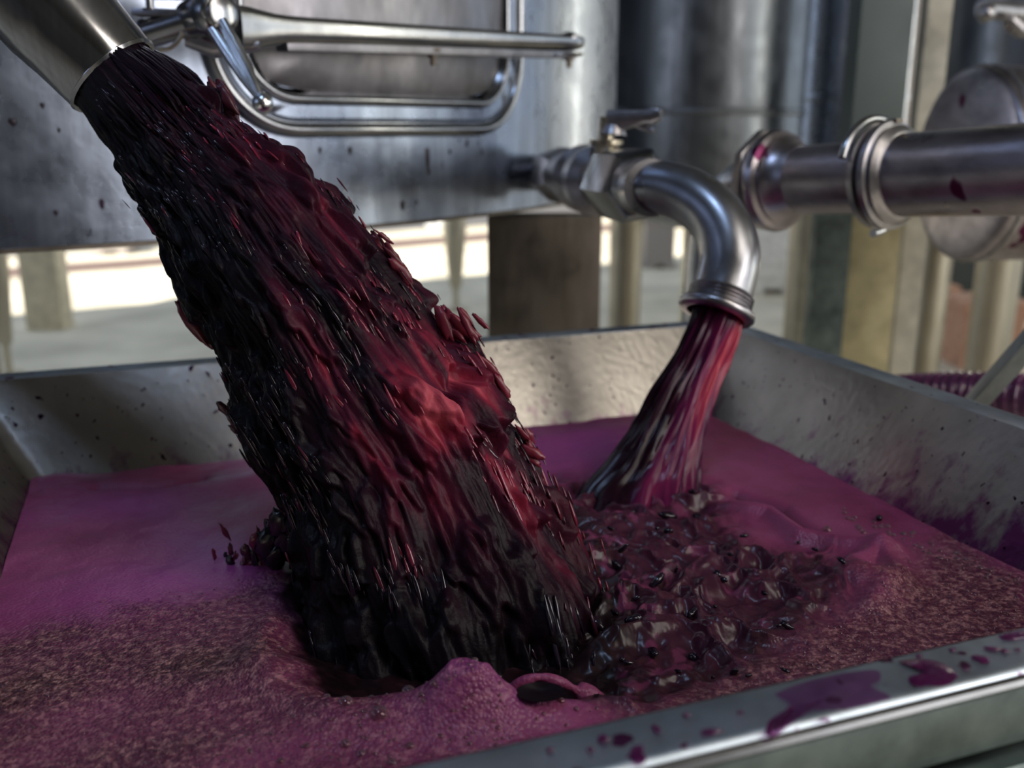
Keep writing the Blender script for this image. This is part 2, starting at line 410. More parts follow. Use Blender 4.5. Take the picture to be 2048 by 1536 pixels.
# manway door, laid on the curved shell: coordinates s = arc length, z
A0 = tank_ang(on_cyl(730, 262, TX, TY, TR))
zb = on_cyl(730, 258, TX, TY, TR).z
sl = (tank_ang(on_cyl(418, 120, TX, TY, TR)) - A0) * TR; sr = (tank_ang(on_cyl(1028, 60, TX, TY, TR)) - A0) * TR
ds_c, hws = (sl + sr) / 2, (sr - sl) / 2
def rr_path(inset, rad, off, hgt=0.42, n=14):
    x0, x1, y0, y1 = ds_c - hws + inset, ds_c + hws - inset, zb + inset, zb + hgt - inset; r = max(rad - inset, 0.02); out = []
    for cx_, cy_, a0 in ((x1 - r, y0 + r, -90), (x1 - r, y1 - r, 0), (x0 + r, y1 - r, 90), (x0 + r, y0 + r, 180)):
        for k in range(n + 1):
            a = math.radians(a0 + 90 * k / n); out.append((cx_ + r * math.cos(a), cy_ + r * math.sin(a)))
    # densify
    res = []
    for i in range(len(out)):
        a, b = out[i], out[(i + 1) % len(out)]; d = math.hypot(b[0] - a[0], b[1] - a[1]); k = max(1, int(d / 0.02))
        for q in range(k): res.append((a[0] + (b[0] - a[0]) * q / k, a[1] + (b[1] - a[1]) * q / k))
    return [tank_pt(A0 + s / TR, z, off) for s, z in res]
door = thing('manway_door', 'rounded rectangular steel manway door on the big tank, held by a cross bar', 'tank door', tank_pt(A0, zb, 0.0))
def sweep_loop(levels, name, m, par=door):
    mb = MB(); rings = [rr_path(i, 0.125, o) for i, o in levels]; k = min(len(r) for r in rings)
    rs = []
    for r in rings:
        idx = np.linspace(0, len(r), 240, endpoint=False); P = np.array([tuple(p) for p in r] + [tuple(r[0])])
        # resample by arc length so that rings line up
        d = np.concatenate([[0], np.cumsum(np.linalg.norm(np.diff(P, axis=0), axis=1))]); t = np.linspace(0, d[-1], 240, endpoint=False)
        rs.append([Vector((np.interp(a, d, P[:, 0]), np.interp(a, d, P[:, 1]), np.interp(a, d, P[:, 2]))) for a in t])
    mb.grid(rs); return mb.build(name, m, par, angle=50)
def bead(i0, o0, r, n=10): return [(i0 + r * math.cos(a), o0 + r * math.sin(a)) for a in [math.pi * (-0.15 + 1.3 * k / n) for k in range(n + 1)]][::-1]
sweep_loop([(-0.012, 0.0), (-0.012, 0.006)] + [(-0.001 - 0.010 * math.cos(a), 0.008 + 0.012 * math.sin(a)) for a in [math.pi * k / 8 for k in range(9)]] + [(0.010, 0.008), (0.012, 0.003)], 'frame', M['polish'])
sweep_loop([(0.011, 0.004), (0.016, 0.010), (0.034, 0.010), (0.036, 0.004)], 'gasket_band', M['tank'])
sweep_loop([(0.035, 0.006)] + [(0.043 - 0.007 * math.cos(a), 0.010 + 0.009 * math.sin(a)) for a in [math.pi * k / 8 for k in range(9)]] + [(0.054, 0.004), (0.06, -0.004)], 'door_bead', M['polish'])
# pressed door panel
mb = MB(); x0, x1, y0, y1 = ds_c - hws + .045, ds_c + hws - .045, zb + .045, zb + .42 - .045; r = .08
NX, NY = 48, 36; rings = []
for j in range(NY + 1):
    row = []
    for i in range(NX + 1):
        a, b = -1 + 2 * i / NX, -1 + 2 * j / NY
        # squircle mapping keeps the round corners
        qa = a * math.sqrt(1 - 0.28 * b * b); qb = b * math.sqrt(1 - 0.28 * a * a)
        e = max(abs(a), abs(b)); off = 0.005 + 0.012 * (1 - e**4)
        row.append(tank_pt(A0 + ((x0 + x1) / 2 + qa * (x1 - x0) / 2 * 1.02) / TR, (y0 + y1) / 2 + qb * (y1 - y0) / 2 * 1.02, off))
    rings.append(row)
mb.grid(rings, False); mb.build('door_panel', M['door'], door)

# clamp bar across the door
bl = tank_pt(tank_ang(on_cyl(445, 60, TX, TY, TR)), 0, 0.17); br = tank_pt(tank_ang(on_cyl(1150, 90, TX, TY, TR)), 0, 0.10)
pL = at_y(470, 58, bl.y); pR = at_y(1160, 88, 1.80)
bd = (pR - pL).normalized(); bn = Vector((bd.y, -bd.x, 0)).normalized(); bu = bn.cross(bd).normalized()
if bu.z < 0: bu = -bu
clamp = thing('clamp_bar', 'long polished steel clamp bar with hinge hub across the manway door', 'door clamp', pL)
Lb = (pR - pL).length; mb = MB(); rings = []
for k in range(41):
    t = k / 40; c = pL.lerp(pR, t)
    hh = 0.018 + 0.010 * math.exp(-(t / 0.06)**2) - 0.0065 * t; dd = 0.017
    if t > 0.985: hh *= 0.75; dd *= 0.6
    rings.append([c + bu * (hh * math.copysign(abs(math.sin(q))**0.6, math.sin(q)) + 0.004 * math.cos(q)) + bn * (dd * math.copysign(abs(math.cos(q))**0.6, math.cos(q))) for q in [2 * math.pi * j / 20 for j in range(20)]])
mb.grid(rings, True, True, True); mb.build('bar', M['polish'], clamp, angle=35)
# lower channel lip of the bar
mb = MB(); mb.box(pL.lerp(pR, 0.53) - bu * 0.019 - bn * 0.004, bd, bn, bu, Lb * 0.43, 0.014, 0.006, 0.003); mb.build('channel_lip', M['door'], clamp)
# hub, barrel and bolt head
hubc = at_y(408, 34, bl.y - 0.01); hax = (at_y(452, 22, bl.y - 0.05) - hubc).normalized()
mb = MB(); mb.lathe(hubc - hax * 0.035, hax, [(0, .020), (.004, .024), (.058, .024), (.062, .020)], 32); hub_o = mb.build('hub', M['polish'], clamp)
mb = MB(); mb.lathe(hubc + hax * 0.018, hax, [(0, .024), (.003, .0275), (.018, .0275), (.024, .024), (.026, .019), (.030, .018), (.031, .016)], 32)
mb.build('bolt_head', M['polish'], hub_o)
a = at_y(272, 76, bl.y + 0.01); b = at_y(385, 42, bl.y)
mb = MB(); mb.tube([a, a.lerp(b, .22), a.lerp(b, .23), b], [.0195, .0195, .0175, .0175], 24); mb.build('hinge_tube', M['polish'], clamp)
a = at_y(270, 25, bl.y + 0.01); b = at_y(372, 28, bl.y)
mb = MB(); mb.box((a + b) / 2, (b - a), (0, 1, 0), (0, 0, 1), (b - a).length / 2, 0.014, 0.0045, 0.002); mb.build('hinge_plate', M['cast'], clamp)
p = at_y(301, 22, bl.y); mb = MB(); mb.lathe(p, (0, 0, 1), [(0, .010), (.003, .010), (.004, .005), (.06, .005)], 16); mb.build('hinge_pin', M['polish'], clamp)
# second hinge strap above
a = at_y(280, -12, bl.y + 0.01); b = at_y(430, -8, bl.y)
mb = MB(); mb.box((a + b) / 2, (b - a), (0, 1, 0), (0, 0, 1), (b - a).length / 2, 0.014, 0.005, 0.002); mb.build('hinge_strap', M['cast'], clamp)
# curved spring wire under the hub
mb = MB(); mb.tube([at_y(x, y, bl.y - .01) for x, y in ((364, 60), (362, 74), (352, 88), (338, 98), (318, 100))], .0028, 10); mb.build('wire_clip', M['bronze'], clamp)
# lever with a ball
a = at_y(434, 50, bl.y - 0.045); b = at_y(520, 196, bl.y - 0.075); dv = b - a
sd_ = dv.cross(Vector((0, 1, 0))).normalized()
lever = MB(); 
for s in (-1, 1):
    lever.tube([a + sd_ * 0.008 * s, a + dv * .3 + sd_ * 0.007 * s, a + dv * .68 + sd_ * 0.005 * s, b + sd_ * 0.0015 * s], [.0065, .0068, .0062, .0045], 14)
lev_o = lever.build('lever', M['bright'], clamp)
mb = MB(); mb.sphere(at_y(525, 207, bl.y - 0.078), 0.0128, 24, 16); mb.build('lever_ball', M['bright'], lev_o)
for t, r in ((0.485, .009), (0.955, .010)):
    c = pL.lerp(pR, t); mb = MB()
    mb.lathe(c - bu * 0.016, -bu, [(0, r * 1.5), (.004, r * 1.5), (.005, r), (.012, r), (.013, r * .55), (.024, r * .55)], 6)
    mb.build('nut', M['shadeleg'], clamp)
c = pL.lerp(pR, 0.955) + bu * 0.008
mb = MB(); mb.lathe(c, bu, [(0, .020), (.003, .020), (.007, .014), (.011, .006), (.012, .001)], 24); mb.build('cap_nut', M['cast'], clamp)
mb = MB(); mb.lathe(c - bu * 0.024, -bu, [(0, .026), (.004, .024), (.008, .012)], 24); mb.build('washer', M['cast'], clamp)
c = pL.lerp(pR, 0.07) - bu * 0.03
mb = MB(); mb.tube([at_y(x, y, bl.y + .01) for x, y in ((375, 78), (430, 96), (520, 92))], [.010, .013, .006], 16); mb.build('under_bracket', M['cast'], clamp)

# dried drips on the tank front
for px, py, w_, h_ in ((855, 315, .0055, .020), (857, 343, .004, .006), (805, 410, .0055, .008), (833, 404, .003, .004), (900, 303, .003, .004), (25, 243, .005, .005), (85, 210, .003, .004), (112, 425, .003, .004), (118, 260, .002, .003), (700, 300, .004, .006), (640, 300, .003, .005)):
    p = on_cyl(px, py, TX, TY, TR); a_ = tank_ang(p); nrm = Vector((math.cos(a_), math.sin(a_), 0)); tn = Vector((-nrm.y, nrm.x, 0))
    mb = MB(); rings = []
    for k in range(5):
        f = math.cos(k / 4 * math.pi / 2); rings.append([p + nrm * (0.0016 * math.sin(k / 4 * math.pi / 2)) + (tn * math.cos(q) * w_ + Vector((0, 0, 1)) * math.sin(q) * h_ * (1 + .3 * math.sin(3 * q))) * max(f, .02) for q in [2 * math.pi * j / 12 for j in range(12)]])
    mb.grid(rings, True, False, True); mb.build('must_drip', M['drip'], tank)

# ------------------------------------------------------------------ outlet valve and elbow
pv0 = on_cyl(1086, 345, TX, TY, TR); v_end = at_y(1290, 374, 1.30)
vax = (v_end - pv0).normalized(); LV = (v_end - pv0).length
valve = thing('outlet_valve', 'steel butterfly valve with union nuts screwed to the tank side, lever on top', 'valve', pv0)
def seg(name, t0, t1, prof, m=M['cast'], n=36, par=None, twist=0.0):
    """prof in fractions of t0..t1"""
    mb = MB(); mb.lathe(pv0, vax, [((t0 + (t1 - t0) * a) * LV, r) for a, r in prof], n, twist); return mb.build(name, m, par or valve, angle=35)
seg('stub_pipe', -0.12, 0.20, [(0, .034), (1, .034)])
seg('union_nut', 0.12, 0.30, [(0, .040), (.1, .050), (.85, .050), (1, .042)], M['cast'], 6, None, .35)
seg('liner', 0.26, 0.50, [(0, .040), (.2, .041), (.8, .039), (1, .040)])
seg('valve_body', 0.46, 0.70, [(0, .038), (.05, .052), (.22, .055), (.28, .046), (.55, .046), (.62, .055), (.85, .055), (.95, .040), (1, .040)])
seg('union_nut', 0.76, 0.97, [(0, .040), (.08, .053), (.9, .053), (1, .043)], M['polish'], 6, None, .15)
seg('liner', 0.66, 1.04, [(0, .038), (.5, .040), (1, .037)])
vt = pv0 + vax * LV * 0.70
mb = MB(); mb.lathe(vt + Vector((0, 0, .035)), (0, 0, 1), [(0, .016), (.016, .018), (.02, .026), (.026, .026), (.028, .012), (.06, .011)], 20); mb.build('stem', M['bronze'], valve)
h0 = at_y(1216, 244, vt.y); h1 = at_y(1322, 229, vt.y - .03); hd = (h1 - h0).normalized(); hs = hd.cross(Vector((0, 0, 1))).normalized()
mb = MB(); rings = []
for k in range(13):
    t = k / 12; c = h0.lerp(h1, t); hh = .018 * (1 - t) + .008 * t + (.003 if .8 < t < .95 else 0); ww = .011
    rings.append([c + Vector((0, 0, 1)) * hh * math.copysign(abs(math.sin(q))**.5, math.sin(q)) + hs * ww * math.copysign(abs(math.cos(q))**.5, math.cos(q)) for q in [2 * math.pi * j / 16 for j in range(16)]])
mb.grid(rings, True, True, True); vlev = mb.build('lever', M['cast'], valve)
mb = MB(); mb.tube([at_y(1262, 240, vt.y - .012), at_y(1285, 253, vt.y - .02), at_y(1308, 262, vt.y - .028)], [.007, .005, .004], 12); mb.build('lever_trigger', M['cast'], vlev)
mb = MB(); mb.tube([at_y(1225, 268, vt.y), at_y(1228, 250, vt.y)], [.022, .016], 14); mb.build('lever_neck', M['cast'], valve)

EY = 1.30
elb = [(1262, 368, 1.325), (1290, 374, 1.30), (1330, 376, 1.275), (1378, 392, 1.25), (1422, 425, 1.225), (1450, 468, 1.205), (1460, 515, 1.19), (1452, 560, 1.18), (1440, 600, 1.17)]
ep = [Vector(p) for p in catmull([at_y(x, y, Y) for x, y, Y in elb], 8)]
elbow = thing('outlet_elbow', 'curved stainless steel pipe elbow pouring wine from its threaded mouth into the tray', 'pipe elbow', ep[-1])
N = len(ep); mb = MB(); rad = [.0335 + .0035 * min(1, i / N * 1.5) for i in range(N)]; mb.tube(ep, rad, 48, False)
mb.tube(ep[8:], [r - .003 for r in rad[8:]], 48, False); mb.build('bend', M['elbow'], elbow)
ed = (ep[-1] - ep[-4]).normalized(); e0 = ep[-1] - ed * .012
pr_ = [(0, .037)]
for k in range(4): pr_ += [(.004 + k * .0045, .0405), (.006 + k * .0045, .039)]
pr_ += [(.021, .046), (.024, .0475), (.029, .0475), (.033, .044), (.033, .036), (.0, .034)]
mb = MB(); mb.lathe(e0, ed, pr_, 48, 0, False); mb.build('threaded_ferrule', M['cast'], elbow, angle=60)

# ------------------------------------------------------------------ wine stream from the elbow
def sheet(levels, thick, n_along, n_around, dispf, redf, name, m, par=None):
    Lp = catmull([tuple(at_y(l[0], l[1], Y)) for l, r, Y in levels], n_along); Rp = catmull([tuple(at_y(r[0], r[1], Y)) for l, r, Y in levels], n_along)
    Cc = (Lp + Rp) / 2; A = (Rp - Lp) / 2; T = np.gradient(Cc, axis=0); T /= np.linalg.norm(T, axis=1)[:, None]
    B = np.cross(T, A); bl_ = np.linalg.norm(B, axis=1)[:, None]; B = B / bl_ * np.linalg.norm(A, axis=1)[:, None]
    B[B[:, 1] > 0] *= -1                                   # B looks to the camera
    th = np.linspace(0, 2 * np.pi, n_around, endpoint=False); dist = np.concatenate([[0], np.cumsum(np.linalg.norm(np.diff(Cc, axis=0), axis=1))])
    TH, S = np.meshgrid(th, dist); tf = np.asarray(thick(np.linspace(0, 1, len(dist))))[:, None]
    Pn = Cc[:, None, :] + A[:, None, :] * np.cos(TH)[..., None] + B[:, None, :] * (np.sin(TH) * tf)[..., None]
    Nn = A[:, None, :] * np.cos(TH)[..., None] / np.linalg.norm(A, axis=1)[:, None, None] + (B / np.linalg.norm(B, axis=1)[:, None])[:, None, :] * np.sin(TH)[..., None]
    d = dispf(TH, S, S / dist[-1]); Pn = Pn + Nn * d[..., None]
    red = redf(TH, S, S / dist[-1], d)
    m_, k_ = Pn.shape[:2]; idx = np.arange(m_ * k_).reshape(m_, k_); nx = np.roll(idx, -1, axis=1)
    fs = np.stack([idx[:-1], nx[:-1], nx[1:], idx[1:]], -1).reshape(-1, 4)
    o = mesh_obj(name, Pn.reshape(-1, 3), fs, m, par, True, {'red': red.ravel()})
    return o, Pn, Nn, T, red
wine = thing('wine_stream', 'thin translucent red wine stream running from the elbow mouth into the foam', 'wine stream', on_z(1270, 960, -.41))
lv = [((1392, 590), (1492, 622), 1.168), ((1378, 640), (1482, 655), 1.16), ((1345, 715), (1450, 728), 1.145), ((1302, 790), (1428, 795), 1.125), ((1258, 860), (1414, 862), 1.105), ((1212, 925), (1405, 925), 1.085), ((1165, 985), (1398, 985), 1.065), ((1120, 1060), (1400, 1060), 1.03)]
def wd(TH, S, t): return (fbm(np.cos(TH) * 3.2 + 3, np.sin(TH) * 3.2, S * 7, 3) * .007 + perlin(np.cos(TH) * 9, np.sin(TH) * 9, S * 10) * .0025) * sstep(0, .25, t)
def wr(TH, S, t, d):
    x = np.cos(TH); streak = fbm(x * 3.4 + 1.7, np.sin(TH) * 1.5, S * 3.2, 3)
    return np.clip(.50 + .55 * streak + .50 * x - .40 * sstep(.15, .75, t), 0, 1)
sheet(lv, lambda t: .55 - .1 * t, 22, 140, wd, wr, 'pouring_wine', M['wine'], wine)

# ------------------------------------------------------------------ right-hand pipework
def pt_line(px, py, Y): return at_y(px, py, Y)
pump = thing('transfer_pipe', 'stained steel transfer pipe with two union flanges at the right, over the tray corner', 'pipe', at_y(1600, 365, 1.46))
c1 = at_y(1560, 362, 1.50); c2 = at_y(2010, 341, 1.22); pax = (c2 - c1).normalized()
def pseg(name, d0, prof, m=M['pipe'], n=44, twist=0):
    mb = MB(); mb.lathe(c1 + pax * d0, pax, prof, n, twist); return mb.build(name, m, pump, angle=35)
LP = (c2 - c1).length
pseg('narrow_pipe', 0, [(0, .050), (.17, .0505)])
pseg('flange_ring', -.016, [(0, .066), (.004, .074), (.012, .077), (.020, .074), (.024, .066), (.026, .066), (.030, .067), (.036, .060), (.050, .054), (.058, .0505)], M['pipe'])
pseg('hex_collar', -.034, [(0, .060), (.004, .079), (.016, .079), (.020, .070)], M['cast'], 8, .2)
d2 = .165
pseg('flange_ring', d2, [(0, .058), (.002, .071), (.012, .073), (.014, .064), (.018, .064), (.020, .073), (.028, .073), (.031, .064), (.036, .067), (.040, .062), (.044, .056)], M['cast'])
pseg('wide_pipe', d2 + .03, [(0, .0545), (.004, .0555), (.65, .0565)])
# clamp band around the second flange
mb = MB(); pb = c1 + pax * (d2 - .002); sdv = pax.cross(Vector((0, 0, 1))).normalized(); upv = sdv.cross(pax)
mb.tube([pb + (sdv * math.cos(q) + upv * math.sin(q)) * .078 for q in [math.radians(20 + 250 * k / 40) for k in range(41)]], .006, 12); mb.build('clamp_band', M['polish'], pump)
mb = MB(); mb.box(at_y(1722, 332, 1.38), pax, (0, 0, 1), pax.cross(Vector((0, 0, 1))), .012, .006, .010, .002); mb.build('clamp_lug', M['shadeleg'], pump)
mb = MB(); mb.box(at_y(1782, 243, 1.36), pax, (0, 0, 1), pax.cross(Vector((0, 0, 1))), .014, .003, .008, .001); mb.build('clamp_lug', M['shadeleg'], pump)
# bend going down behind the elbow
bp = [c1 + pax * .01, c1 - pax * .03, c1 - pax * .075 + Vector((0, .01, -.010)), c1 - pax * .115 + Vector((0, .02, -.05)), c1 - pax * .13 + Vector((0, .03, -.12)), c1 - pax * .13 + Vector((0, .03, -.30)), c1 - pax * .13 + Vector((0, .03, -.9))]
mb = MB(); mb.tube([Vector(p) for p in catmull([tuple(p) for p in bp], 6)], .040, 32); mb.build('down_bend', M['polish'], pump)

# pump body behind: horizontal drum
body = thing('pump_drum', 'wide horizontal steel drum with a domed end behind the transfer pipe', 'drum', at_y(1935, 500, 2.0))
pc = at_y(1925, 330, 1.95); bax = Vector((0.99, 0.10, 0)).normalized(); RB = .188
mb = MB(); mb.lathe(pc, bax, [(-.012, .001), (-.011, .06), (-.008, .12), (-.004, .165), (0, .180), (.004, .186), (.010, RB), (1.2, RB)], 72); mb.build('drum_shell', M['pipe'], body)
for d in (.35, .95):
    q = pc + bax * d; mb = MB(); mb.box((q.x, q.y, (q.z - RB + FL) / 2), bax, (bax.y, -bax.x, 0), (0, 0, 1), .02, .10, (q.z - RB + .02 - FL) / 2, .003); mb.build('foot', M['leg'], body)
mb = MB(); mb.lathe(pc + bax * .02, bax, [(0, RB + .001), (.002, RB + .004), (.008, RB + .004), (.010, RB + .001)], 72, 0, False); mb.build('weld_band', M['cast'], body)

# ------------------------------------------------------------------ background tanks, posts, legs
def bg_tank(px0, px1, Y, zbot, label, m=M['darktank'], legs=(), cone=.25, ztop=2.7):
    a = at_y(px0, 255, Y); b = at_y(px1, 255, Y); R = (b.x - a.x) / 2; cx = (a.x + b.x) / 2; cy = Y + R * .25
    t = thing('wine_tank', label, 'tank', (cx, cy, FL))
    mb = MB(); n = 96; ring = lambda r, z: [Vector((cx + r * math.cos(2 * math.pi * j / n), cy + r * math.sin(2 * math.pi * j / n), z)) for j in range(n)]
    mb.grid([ring(R * .15, zbot - cone), (ring(R * .97, zbot - .01)), ring(R, zbot), ring(R, ztop), ring(R * .2, ztop + .2)], True, True, True)
    mb.build('shell', m, t, angle=25)
    for z in (zbot + .03, zbot + .30):
        mb = MB(); mb.grid([ring(R + .001, z), ring(R + .006, z + .006), ring(R + .006, z + .018), ring(R + .001, z + .024)]); mb.build('weld_band', m, t)
    for q in legs:
        x, y = cx + R * .8 * math.cos(math.radians(q)), cy + R * .8 * math.sin(math.radians(q)); mb = MB()
        mb.lathe((x, y, FL), (0, 0, 1), [(0, .05), (.015, .05), (.03, .018), (.12, .018), (.14, .035), (.35, .055), (zbot - FL + .02, .06)], 20); mb.build('leg', M['leg'], t)
    return t
bg_tank(1180, 1612, 3.55, -.26, 'tall dull steel tank standing behind the outlet elbow, bright streak on its right', legs=(60, 130, 215), cone=.10)
bg_tank(1600, 1812, 3.9, -.20, 'narrow grey steel tank seen just left of the pale corner post', M['tank'], legs=(60, 130), cone=.06)
bg_tank(1880, 2240, 3.1, -.28, 'dark steel tank at the right edge above the drum', legs=(60, 130, 240), cone=.1)
def post(px_list, label, m, Y, depth, py=600, name='steel_post'):
    a = at_y(px_list[0], py, Y); b = at_y(px_list[1], py, Y)
    o = MB().box(((a.x + b.x) / 2, Y + depth / 2, (FL + 3.2) / 2), (1, 0, 0), (0, 1, 0), (0, 0, 1), (b.x - a.x) / 2, depth / 2, (3.2 - FL) / 2, .004)
    o = o.build(name, m); return tag(o, label, 'post')
def low_leg(px0, px1, Y, dep, label, m, z1=-.10, z0=FL, name='tank_leg', cat='tank leg', py=600):
    a = at_y(px0, py, Y); b = at_y(px1, py, Y)
    return tag(MB().box(((a.x + b.x) / 2, Y + dep / 2, (z0 + z1) / 2), (1, 0, 0), (0, 1, 0), (0, 0, 1), (b.x - a.x) / 2, dep / 2, (z1 - z0) / 2, .004).build(name, m), label, cat)
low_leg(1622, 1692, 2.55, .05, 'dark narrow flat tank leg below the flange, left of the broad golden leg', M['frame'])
low_leg(1692, 1790, 2.62, .08, 'broad golden flat tank leg standing behind the tray corner', plain('golden_lit_steel', (.50, .43, .24), .45, .3))  # golden tone of sunlight off the floor put into the leg's colour
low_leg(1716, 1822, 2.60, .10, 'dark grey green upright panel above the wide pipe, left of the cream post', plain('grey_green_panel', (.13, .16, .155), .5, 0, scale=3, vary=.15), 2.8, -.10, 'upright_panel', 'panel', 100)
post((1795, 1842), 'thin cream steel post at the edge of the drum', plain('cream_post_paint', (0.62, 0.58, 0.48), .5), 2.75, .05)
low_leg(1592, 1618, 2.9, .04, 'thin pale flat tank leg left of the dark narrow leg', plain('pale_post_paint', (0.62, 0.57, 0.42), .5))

def far_leg(px, py_foot, wpx, label, ztop, m):
    d = on_z(px, py_foot, FL); r = wpx / 2 / F * d.y; mb = MB()
    mb.lathe((d.x, d.y, FL), (0, 0, 1), [(0, r * 1.1), (.015, r * 1.1), (.03, r * .3), (.16, r * .3), (.18, r * .55), (.55, r * 1.0), (ztop - FL, r * 1.05)], 20)
    return tag(mb.build('tank_leg', m), label, 'tank leg')
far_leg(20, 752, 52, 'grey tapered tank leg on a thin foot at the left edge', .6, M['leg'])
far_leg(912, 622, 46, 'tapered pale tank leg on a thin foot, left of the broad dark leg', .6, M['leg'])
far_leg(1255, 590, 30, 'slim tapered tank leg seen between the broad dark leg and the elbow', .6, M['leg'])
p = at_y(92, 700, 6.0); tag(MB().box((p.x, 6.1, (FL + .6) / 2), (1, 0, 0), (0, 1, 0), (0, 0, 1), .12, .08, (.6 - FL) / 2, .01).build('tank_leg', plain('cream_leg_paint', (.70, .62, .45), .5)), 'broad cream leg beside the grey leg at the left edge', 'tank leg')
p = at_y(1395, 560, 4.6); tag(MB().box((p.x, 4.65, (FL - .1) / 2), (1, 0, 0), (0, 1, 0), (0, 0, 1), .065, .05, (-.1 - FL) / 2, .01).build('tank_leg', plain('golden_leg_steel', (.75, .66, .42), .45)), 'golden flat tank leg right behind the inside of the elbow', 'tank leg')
# yard things far behind
def bin_(px0, px1, py0, Y, h, label, m, name='plastic_bin', ridges=4):
    a = at_y(px0, py0, Y); b = at_y(px1, py0, Y); w_ = (b.x - a.x) / 2; cx = (a.x + b.x) / 2
    t = thing(name, label, name.split('_')[-1], (cx, Y, FL))
    MB().box((cx, Y + w_, FL + h / 2 + .04), (1, 0, 0), (0, 1, 0), (0, 0, 1), w_, w_, h / 2, .02).build('body', m, t)
    MB().box((cx, Y + w_, FL + h + .04), (1, 0, 0), (0, 1, 0), (0, 0, 1), w_ + .02, w_ + .02, .025, .01).build('rim', m, t)
    for i in (-1, 1): MB().box((cx + i * w_ * .7, Y + w_, FL + .025), (1, 0, 0), (0, 1, 0), (0, 0, 1), .05, w_, .025, .004).build('skid', m, t)
    return t
bin_(1500, 1592, 600, 7.4, .50, 'white plastic bin in the sun beyond the pouring elbow', M['white'])
bin_(1925, 2045, 700, 5.0, .30, 'low terracotta crate on the floor at the right, lower right of the drum', M['crate'], 'harvest_crate')
bin_(1835, 1900, 700, 5.9, .24, 'small terracotta crate left of the larger one at the right', M['crate'], 'harvest_crate')
bin_(1850, 2100, 560, 6.4, .42, 'dark machine housing standing behind the terracotta crates', M['machine'], 'machine_housing')
bin_(190, 260, 560, 9.8, .30, 'small grey block far off in the yard at the left', M['wall'], 'concrete_block')
bin_(855, 885, 470, 12.6, .5, 'pale drum-like bin far off left of the tapered leg', M['white'])
bin_(1290, 1350, 500, 8.8, .4, 'grey bin in the yard seen under the valve', M['wall'])
# valve of the right tank
t = thing('sample_valve', 'small dark valve with a round knob on the right tank, at the top right', 'valve', at_y(2000, 30, 2.55))
MB().tube([at_y(1965, 18, 2.5), at_y(2080, 30, 2.62)], [.022, .028], 20).build('body', M['cast'], t)
MB().sphere(at_y(1972, 26, 2.46), .022).build('knob', M['cast'], t)
MB().tube([at_y(2020, 40, 2.5), at_y(2040, 60, 2.5), at_y(2075, 64, 2.52)], [.02, .02, .016], 16).build('spout', M['cast'], t)

# ------------------------------------------------------------------ tray
Zr, Zf, Zb = -.30, -.41, -.60
u0, u1, v0, v1 = -.241, .819, .397, 1.292
fl = .66                         # flare per metre of depth
tray = thing('wine_tray', 'open stainless steel tray full of purple foaming wine, rim splashed with wine', 'tray', uvw((u0 + u1) / 2, (v0 + v1) / 2, Zb))
def rect(ins, z, k=48, r=.02):
    a, b, c, d = u0 + ins, u1 - ins, v0 + ins, v1 - ins; P = []
    cs = [(a, c), (b, c), (b, d), (a, d)]
    rr_ = max(r, .002)
    cc = [(b - rr_, c + rr_, -90), (b - rr_, d - rr_, 0), (a + rr_, d - rr_, 90), (a + rr_, c + rr_, 180)]; out = []
    for x, y, a0 in cc:
        for q in range(7): an = math.radians(a0 + 15 * q); out.append((x + rr_ * math.cos(an), y + rr_ * math.sin(an)))
    for i in range(len(out)):
        p, q = out[i], out[(i + 1) % len(out)]; dd = math.hypot(q[0] - p[0], q[1] - p[1]); kk = k if dd > .3 else 1
        for j in range(kk): P.append((p[0] + (q[0] - p[0]) * j / kk, p[1] + (q[1] - p[1]) * j / kk))
    return [uvw(x, y, z) for x, y in P]
# inner basin; "soak" is how much wine the wall has taken up (right and left walls, and near the liquid line)
zs = np.linspace(Zr, Zb, 22); rings = [rect((Zr - z) * fl, z) for z in zs]
mb = MB(); mb.grid(rings)
nb = len(rings[0]); mb.f.append(tuple((len(rings) - 1) * nb + j for j in range(nb)))
soak = []
for p in mb.v:
    uu, vv = p.dot(U), p.dot(V); d = (p.z - Zf) / (Zr - Zf)
    right = float(sstep(.08, .02, np.array(u1 - (Zr - p.z) * fl - uu)))
    s = .22 * math.exp(-max(d, 0) * 4) - .06
    s += right * (.24 * float(sstep(1.15, .55, np.array(vv))) * float(sstep(1.05, .2, np.array(d))) - .02)
    left = float(sstep(.08, .02, np.array(uu - u0 - (Zr - p.z) * fl))); s += left * .05
    bk = float(sstep(.05, .01, np.array(v1 - (Zr - p.z) * fl - vv))); s += bk * (-.02 if uu < .3 else -.03)
    soak.append(s)
mesh_obj('basin', mb.v, mb.f, M['tray'], tray, True, {'soak': soak}, 35)
# folded rim: flat lip, rolled bead edge, down-turned apron
lip = .036
prof = [(0.000, -.004), (-.001, 0), (-lip + .006, 0)] + [(-lip + .004 - .006 * math.sin(a), .001 - .006 * (1 - math.cos(a))) for a in [math.pi / 2 * k / 5 for k in range(6)]] + [(-lip - .003, -.010), (-lip - .001, -.012)]
mb = MB(); mb.grid([rect(i, Zr + h, 40, .006 if i > -.01 else .012) for i, h in prof]); mb.build('rim', M['rim'], tray, angle=40)
mb = MB(); mb.grid([rect(i, Zr + h, 40, .012) for i, h in [(-lip, -.010), (-lip - .001, -.012), (-lip - .001, -.048), (-lip + .006, -.050)]]); mb.build('apron', M['frame'], tray, angle=40)
mb = MB(); mb.grid([rect(i, Zr + h, 40, .012) for i, h in [(-lip - .002, -.002), (-lip - .0045, -.0035), (-lip - .0055, -.0065), (-lip - .0045, -.009), (-lip - .0015, -.0105)]]); mb.build('rim_bead', M['polish'], tray)
